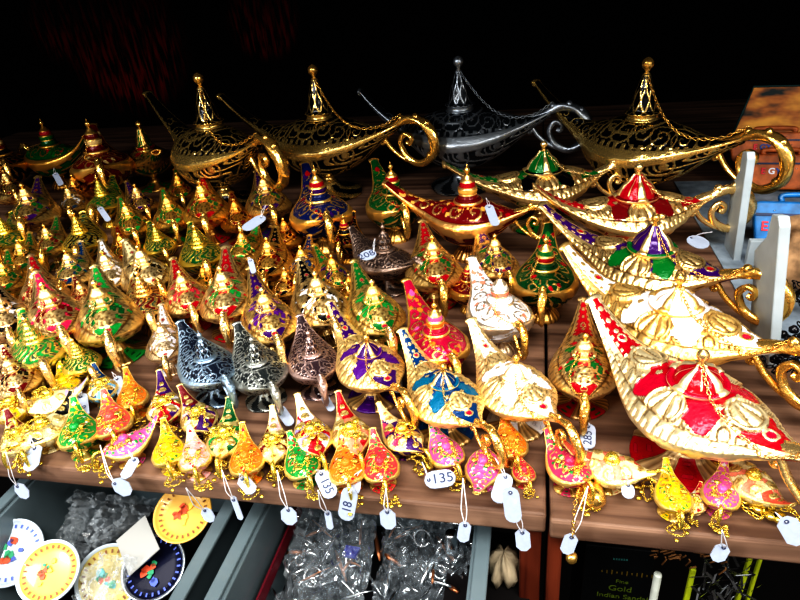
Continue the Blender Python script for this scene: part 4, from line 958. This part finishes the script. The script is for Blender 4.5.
crumple(40, 535, 90, 60, -.125, 'crinkled clear wrap behind the white and yellow plates', seed=1)
crumple(105, 535, 95, 60, -.105, 'crinkled clear wrap heaped behind the plates', seed=2, amp=.04, rx=.7)
crumple(104, 580, 44, 40, -.085, 'clear wrap stretched over the pale yellow and black plates', seed=3)
p = at(138, 545, -.085); k = depth(p)/FPX; mb = MB(); box(mb, -24*k, 24*k, -18*k, 18*k, 0, .001); o = mb.obj('card_sheet', simple('grey_card', (.38, .38, .36), .6), smooth=False); o.location = p; o.rotation_euler = (.4, .1, -.75); tag(o, 'grey card sheet standing between the plates', 'card')
# jewellery tray: bags, rings, rods
crumple(332, 552, 85, 100, -.10, 'clear bag of silver jewellery, left heap in the middle tray', seed=5, amp=.03, rx=.5, cat='plastic bag', name='clear_bag', mat=BAG)
crumple(425, 560, 95, 90, -.115, 'clear bag of silver jewellery, right heap in the middle tray', seed=6, amp=.03, rx=.5, cat='plastic bag', name='clear_bag', mat=BAG)
SIL = simple('silver', (.75, .78, .8), .22, metal=1); BRZ = simple('bronze', (.45, .2, .1), .35, metal=.8)
mb = MB(); box(mb, xc+.003, xd-.003, -.235, .095, -.172, -.150); o = mb.obj('tray_liner', simple('black_liner', (.008, .008, .01), .5), smooth=False); tag(o, 'black liner in the jewellery tray', 'liner')
mb = MB(); box(mb, xa+.003, xb-.003, -.235, .095, -.172, -.155); o = mb.obj('tray_liner', simple('black_liner', (.008, .008, .01), .5), smooth=False); tag(o, 'dark liner under the wrapped plates', 'liner')
rr = random.Random(11)
rings = [(313, 577, 9), (422, 538, 8), (352, 560, 6), (300, 560, 5), (440, 572, 6)]
for i, (px, py, r_) in enumerate(rings):
    c = at(px, py, -.125); k = depth(c)/FPX; mb = MB(); tube(mb, [(r_*k*math.cos(a), r_*k*math.sin(a), 0) for a in np.linspace(0, 2*PI, 28)], .0016, 8)
    lathe(mb, [(.0002, .001), (.003, .002), (.0025, .004), (.0003, .005)], 10, off=(r_*k, 0)); o = mb.obj('bangle', SIL); o.location = c; o.rotation_euler = (.6+rr.uniform(-.3, .3), rr.uniform(-.3, .3), 0)
    tag(o, ['large silver bangle in the left jewellery bag', 'silver and red bangle in the right jewellery bag', 'small silver ring beside the blue chip', 'small silver ring near the left wall of the tray', 'silver ring low in the right jewellery heap'][i], 'bangle', 'silver bangles in the jewellery tray')
for i in range(60):
    px, py = rr.uniform(270, 462), rr.uniform(522, 598); c = at(px, py, -.13+rr.uniform(0, .02)); mb = MB(); a = rr.uniform(0, 6); l_ = rr.uniform(.006, .016); d = Vector((math.cos(a), math.sin(a), rr.uniform(-.3, .3)))*l_
    q = rr.uniform(.0008, .0022); tube(mb, [(-d)[:], (-d*.3+Vector((0, 0, .001)))[:], (d*.4)[:], d[:]], [q*.6, q, q*1.3, q*.5], 7)
    kd = ['silver', 'silver', 'silver', 'bronze'][i % 4]; o = mb.obj('earring_bar', SIL if kd == 'silver' else BRZ); o.location = c; tag(o, 'little %s jewellery bar in the middle tray' % kd, 'jewellery', '%s jewellery bars heaped in the middle tray' % kd)
c = at(351, 553, -.118); mb = MB(); prism(mb, [(-.007, -.005), (.006, -.006), (.008, .005), (-.006, .006)], 0, .003); o = mb.obj('blue_chip', simple('cobalt', (.03, .03, .45), .3), smooth=False); o.location = c; tag(o, 'cobalt blue chip pendant in the jewellery tray', 'pendant')
c = at(452, 551, -.105); k = depth(c)/FPX; mb = MB(); lathe(mb, [(.0005, 0), (6*k, 0), (6.5*k, .002), (6.5*k, .02), (5.5*k, .022), (5*k, .024), (.0005, .024)], 24); o = mb.obj('silver_tin', SIL); o.location = c; tag(o, 'small silver cylinder tin at the right of the jewellery tray', 'tin')
c = at(272, 560, -.12); mb = MB(); box(mb, -.001, .001, -.09, .03, -.02, -.006); o = mb.obj('folder_edge', simple('red_edge', (.16, .015, .03), .5), smooth=False); o.location = (xc+.008, c.y+.02, -.09); tag(o, 'thin red folder standing along the left wall of the jewellery tray', 'folder')
# cream shell between tray and post
c = at(504, 567, -.10); mb = MB(); k = depth(c)/FPX
lathe(mb, [(.0005, -.016), (12*k, -.012), (16*k, 0), (13*k, .012), (6*k, .018), (.0005, .019)], 40, fn=lambda r, ph, s: (np.zeros(r.shape+(4,)), .0035*np.sin(5*ph)*np.sin(6*s)+.002*np.sin(9*ph+4*s)))
o = mb.obj('seashell', simple('cream_shell', (.50, .42, .30), .6, noise=.2, scale=60)); o.location = c; tag(o, 'cream knobbly shell between the tray and the left post', 'shell')
mb = MB(); box(mb, c.x-.05, c.x+.022, c.y-.03, c.y+.05, c.z-.03, c.z-.017); o = mb.obj('ledge', DARK, smooth=False); tag(o, 'dark ledge under the cream shell', 'ledge')
# incense box on the right below
Yb = .05
def onplane(px, py, Y=Yb): return aty(px, py, Y)
a, b_ = onplane(584, 560), onplane(655, 560)
e = empty('incense_box', (a.x, Yb, -.35)); tag(e, 'black incense box with green-gold lettering under the right shelf', 'box')
zt = onplane(620, 548).z+.35
mb = MB(); box(mb, 0, b_.x-a.x, 0, .09, 0, zt); o = mb.obj('carton', simple('black_card', (.006, .007, .008), .45), e, smooth=False); bevel(o, .001)
GI = simple('green_gold_ink', (.11, .15, .02), .5); CI = simple('cyan_ink', (.04, .14, .13), .5); OI = simple('ochre_ink', (.14, .10, .015), .5)
def txt(s, px, py, size_px, mat, Y=Yb, parent=e, nm='lettering'):
    p = onplane(px, py, Y-.0006); fo = text_mesh(nm, s, size_px*depth(p)/FPX*1.25, mat, parent, offset=.0001); fo.rotation_euler = (PI/2, 0, 0); fo.location = (p.x-a.x, p.y-Yb, p.z+.35)
txt('Fine', 622, 582, 6, GI); txt('Gold', 620, 589, 9, GI); txt('Indian Sandal', 622, 597, 7.5, GI)
mb = MB()
for i in range(11):
    p = onplane(602+i*5, 571+i*.55, Yb-.0006); w, h = .0006, .0012+.0008*(i % 3); box(mb, p.x-a.x-w, p.x-a.x+w, -.0008, -.0004, p.z+.35-h, p.z+.35+h)
mb.obj('ornament_row', OI, e, smooth=False)
mb = MB()
for i in range(6):
    p = onplane(614+i*2.6, 559+i*.2, Yb-.0006); w, h = .0007, .0011; box(mb, p.x-a.x-w, p.x-a.x+w, -.0008, -.0004, p.z+.35-h, p.z+.35+h)
mb.obj('crest_row', CI, e, smooth=False)
# white tube, yellow bands
def rod(px, py0, py1, wpx, mat, lab, name, cat, Y=.03, group=None):
    p0, p1 = aty(px, py0, Y), aty(px, py1, Y); k = depth(p0)/FPX; r = wpx*k/2; mb = MB(); ht = p0.z-(-.35)
    lathe(mb, [(.0003, 0), (r, 0), (r, ht*.5), (r, ht-.001), (r*.9, ht), (.0003, ht)], 20); o = mb.obj(name, mat); o.location = (p0.x, Y, -.35); tag(o, lab, cat, group)
rod(658, 574, 600, 8, simple('milky_tube', (.55, .58, .52), .35, noise=.2), 'pale translucent tube standing beside the incense box', 'plastic_tube', 'tube')
YB_ = simple('lime_band', (.48, .55, .03), .45)
def band(px, pw, py0, lab, Y=.04):
    p0 = aty(px-pw/2, py0, Y); p1 = aty(px+pw/2, py0, Y); mb = MB(); box(mb, p0.x, p1.x, Y, Y+.004, -.35, p0.z)
    o = mb.obj('incense_packet', YB_, smooth=False); bevel(o, .0008); tag(o, lab, 'packet', 'lime yellow packets under the right shelf')
band(694, 6, 570, 'lime yellow packet edge in front of the silver tinsel'); band(753, 5, 552, 'lime yellow packet edge, left of the pair'); band(763, 4, 554, 'lime yellow packet edge, right of the pair')
mb = MB(); rr = random.Random(21); p0 = aty(725, 575, .03)
for i in range(90):
    a_ = rr.uniform(0, 2*PI); l_ = rr.uniform(.008, .022); s_ = Vector((rr.uniform(-.016, .016), rr.uniform(-.01, .01), rr.uniform(-.04, .02))); d = Vector((math.cos(a_)*.8, rr.uniform(-.4, .4), math.sin(a_)))*l_
    w_ = Vector((.0008, 0, .0008)); A, B = s_, s_+d; mb.add([(A-w_)[:], (A+w_)[:], (B+w_)[:], (B-w_)[:]], [(0, 1, 2, 3)])
o = mb.obj('tinsel', SIL, smooth=False); o.location = p0; tag(o, 'tuft of silver tinsel below the tag at right', 'tinsel', kind='stuff')
mb = MB(); p0 = aty(690, 552, .02)
for i in range(60):
    a_ = rr.uniform(0, 2*PI); s_ = Vector((rr.uniform(-.032, .028), rr.uniform(-.006, .006), rr.uniform(-.014, .014))); d = Vector((math.cos(a_), rr.uniform(-.4, .4), math.sin(a_)))*rr.uniform(.004, .01)
    tube(mb, [(s_)[:], (s_+d*.5+Vector((.002, 0, .002)))[:], (s_+d)[:]], .0007, 5)
o = mb.obj('lace_trim', simple('brown_lace', (.22, .11, .04), .7)); o.location = p0; tag(o, 'brown lace trim hanging under the right shelf', 'lace', kind='stuff')

# ------------------------------------------------------------------ light
w = bpy.data.worlds.new('world'); SC.world = w; w.use_nodes = True; t = w.node_tree; bg = t.nodes['Background']; N = t.nodes.new; L = t.links.new
tc = N('ShaderNodeTexCoord'); sp = N('ShaderNodeSeparateXYZ'); L(tc.outputs['Generated'], sp.inputs[0])
cr = N('ShaderNodeValToRGB'); mr = N('ShaderNodeMapRange'); mr.inputs[1].default_value = -1; mr.inputs[2].default_value = 1; L(sp.outputs[2], mr.inputs[0]); L(mr.outputs[0], cr.inputs[0])
e_ = cr.color_ramp.elements; e_[0].position = .30; e_[0].color = (.05, .045, .04, 1); e_[1].position = .85; e_[1].color = (1.0, .97, .92, 1)
q = cr.color_ramp.elements.new(.52); q.color = (.28, .27, .27, 1)
ns = N('ShaderNodeTexNoise'); ns.inputs['Scale'].default_value = 3.2; ns.inputs['Detail'].default_value = 3; L(tc.outputs['Generated'], ns.inputs['Vector'])
nr = N('ShaderNodeMapRange'); nr.inputs[1].default_value = .40; nr.inputs[2].default_value = .62; nr.inputs[3].default_value = .25; nr.inputs[4].default_value = 1.8; L(ns.outputs[0], nr.inputs[0])
ml = N('ShaderNodeMix'); ml.data_type = 'RGBA'; ml.blend_type = 'MULTIPLY'; ml.inputs[0].default_value = 1; L(cr.outputs[0], ml.inputs[6]); L(nr.outputs[0], ml.inputs[7]); L(ml.outputs[2], bg.inputs[0]); bg.inputs[1].default_value = .8
def area(name, loc, target, sx, sy, power, col=(1, 1, 1)):
    d = bpy.data.lights.new(name, 'AREA'); d.shape = 'RECTANGLE'; d.size = sx; d.size_y = sy; d.energy = power; d.color = col
    o = bpy.data.objects.new(name, d); COL.objects.link(o); o.location = loc; o.rotation_euler = (Vector(target)-Vector(loc)).to_track_quat('-Z', 'Y').to_euler(); return o
area('daylight', (.1, -.62, 1.35), (.05, .3, 0), 1.3, .5, 22.5, (1, .98, .95))
area('sidelight', (-.9, -.8, .75), (-.4, .6, 0), .25, .25, 8, (.95, .97, 1))  # added small light, for glints on the gold and reach into the back
area('spark', (.9, -.7, .7), (.3, .6, 0), .16, .16, 4, (1, .97, .92))  # added light without a source of its own, only for sparkle on metal
vs = SC.view_settings; vs.view_transform = 'Standard'; vs.look = 'None'; vs.exposure = 0; vs.gamma = 1
vs.use_curve_mapping = False
try: vs.look = 'Very High Contrast'
except Exception: pass
SC.cycles.max_bounces = 6; SC.cycles.diffuse_bounces = 2; SC.cycles.glossy_bounces = 4; SC.cycles.transparent_max_bounces = 8; SC.cycles.sample_clamp_indirect = 4
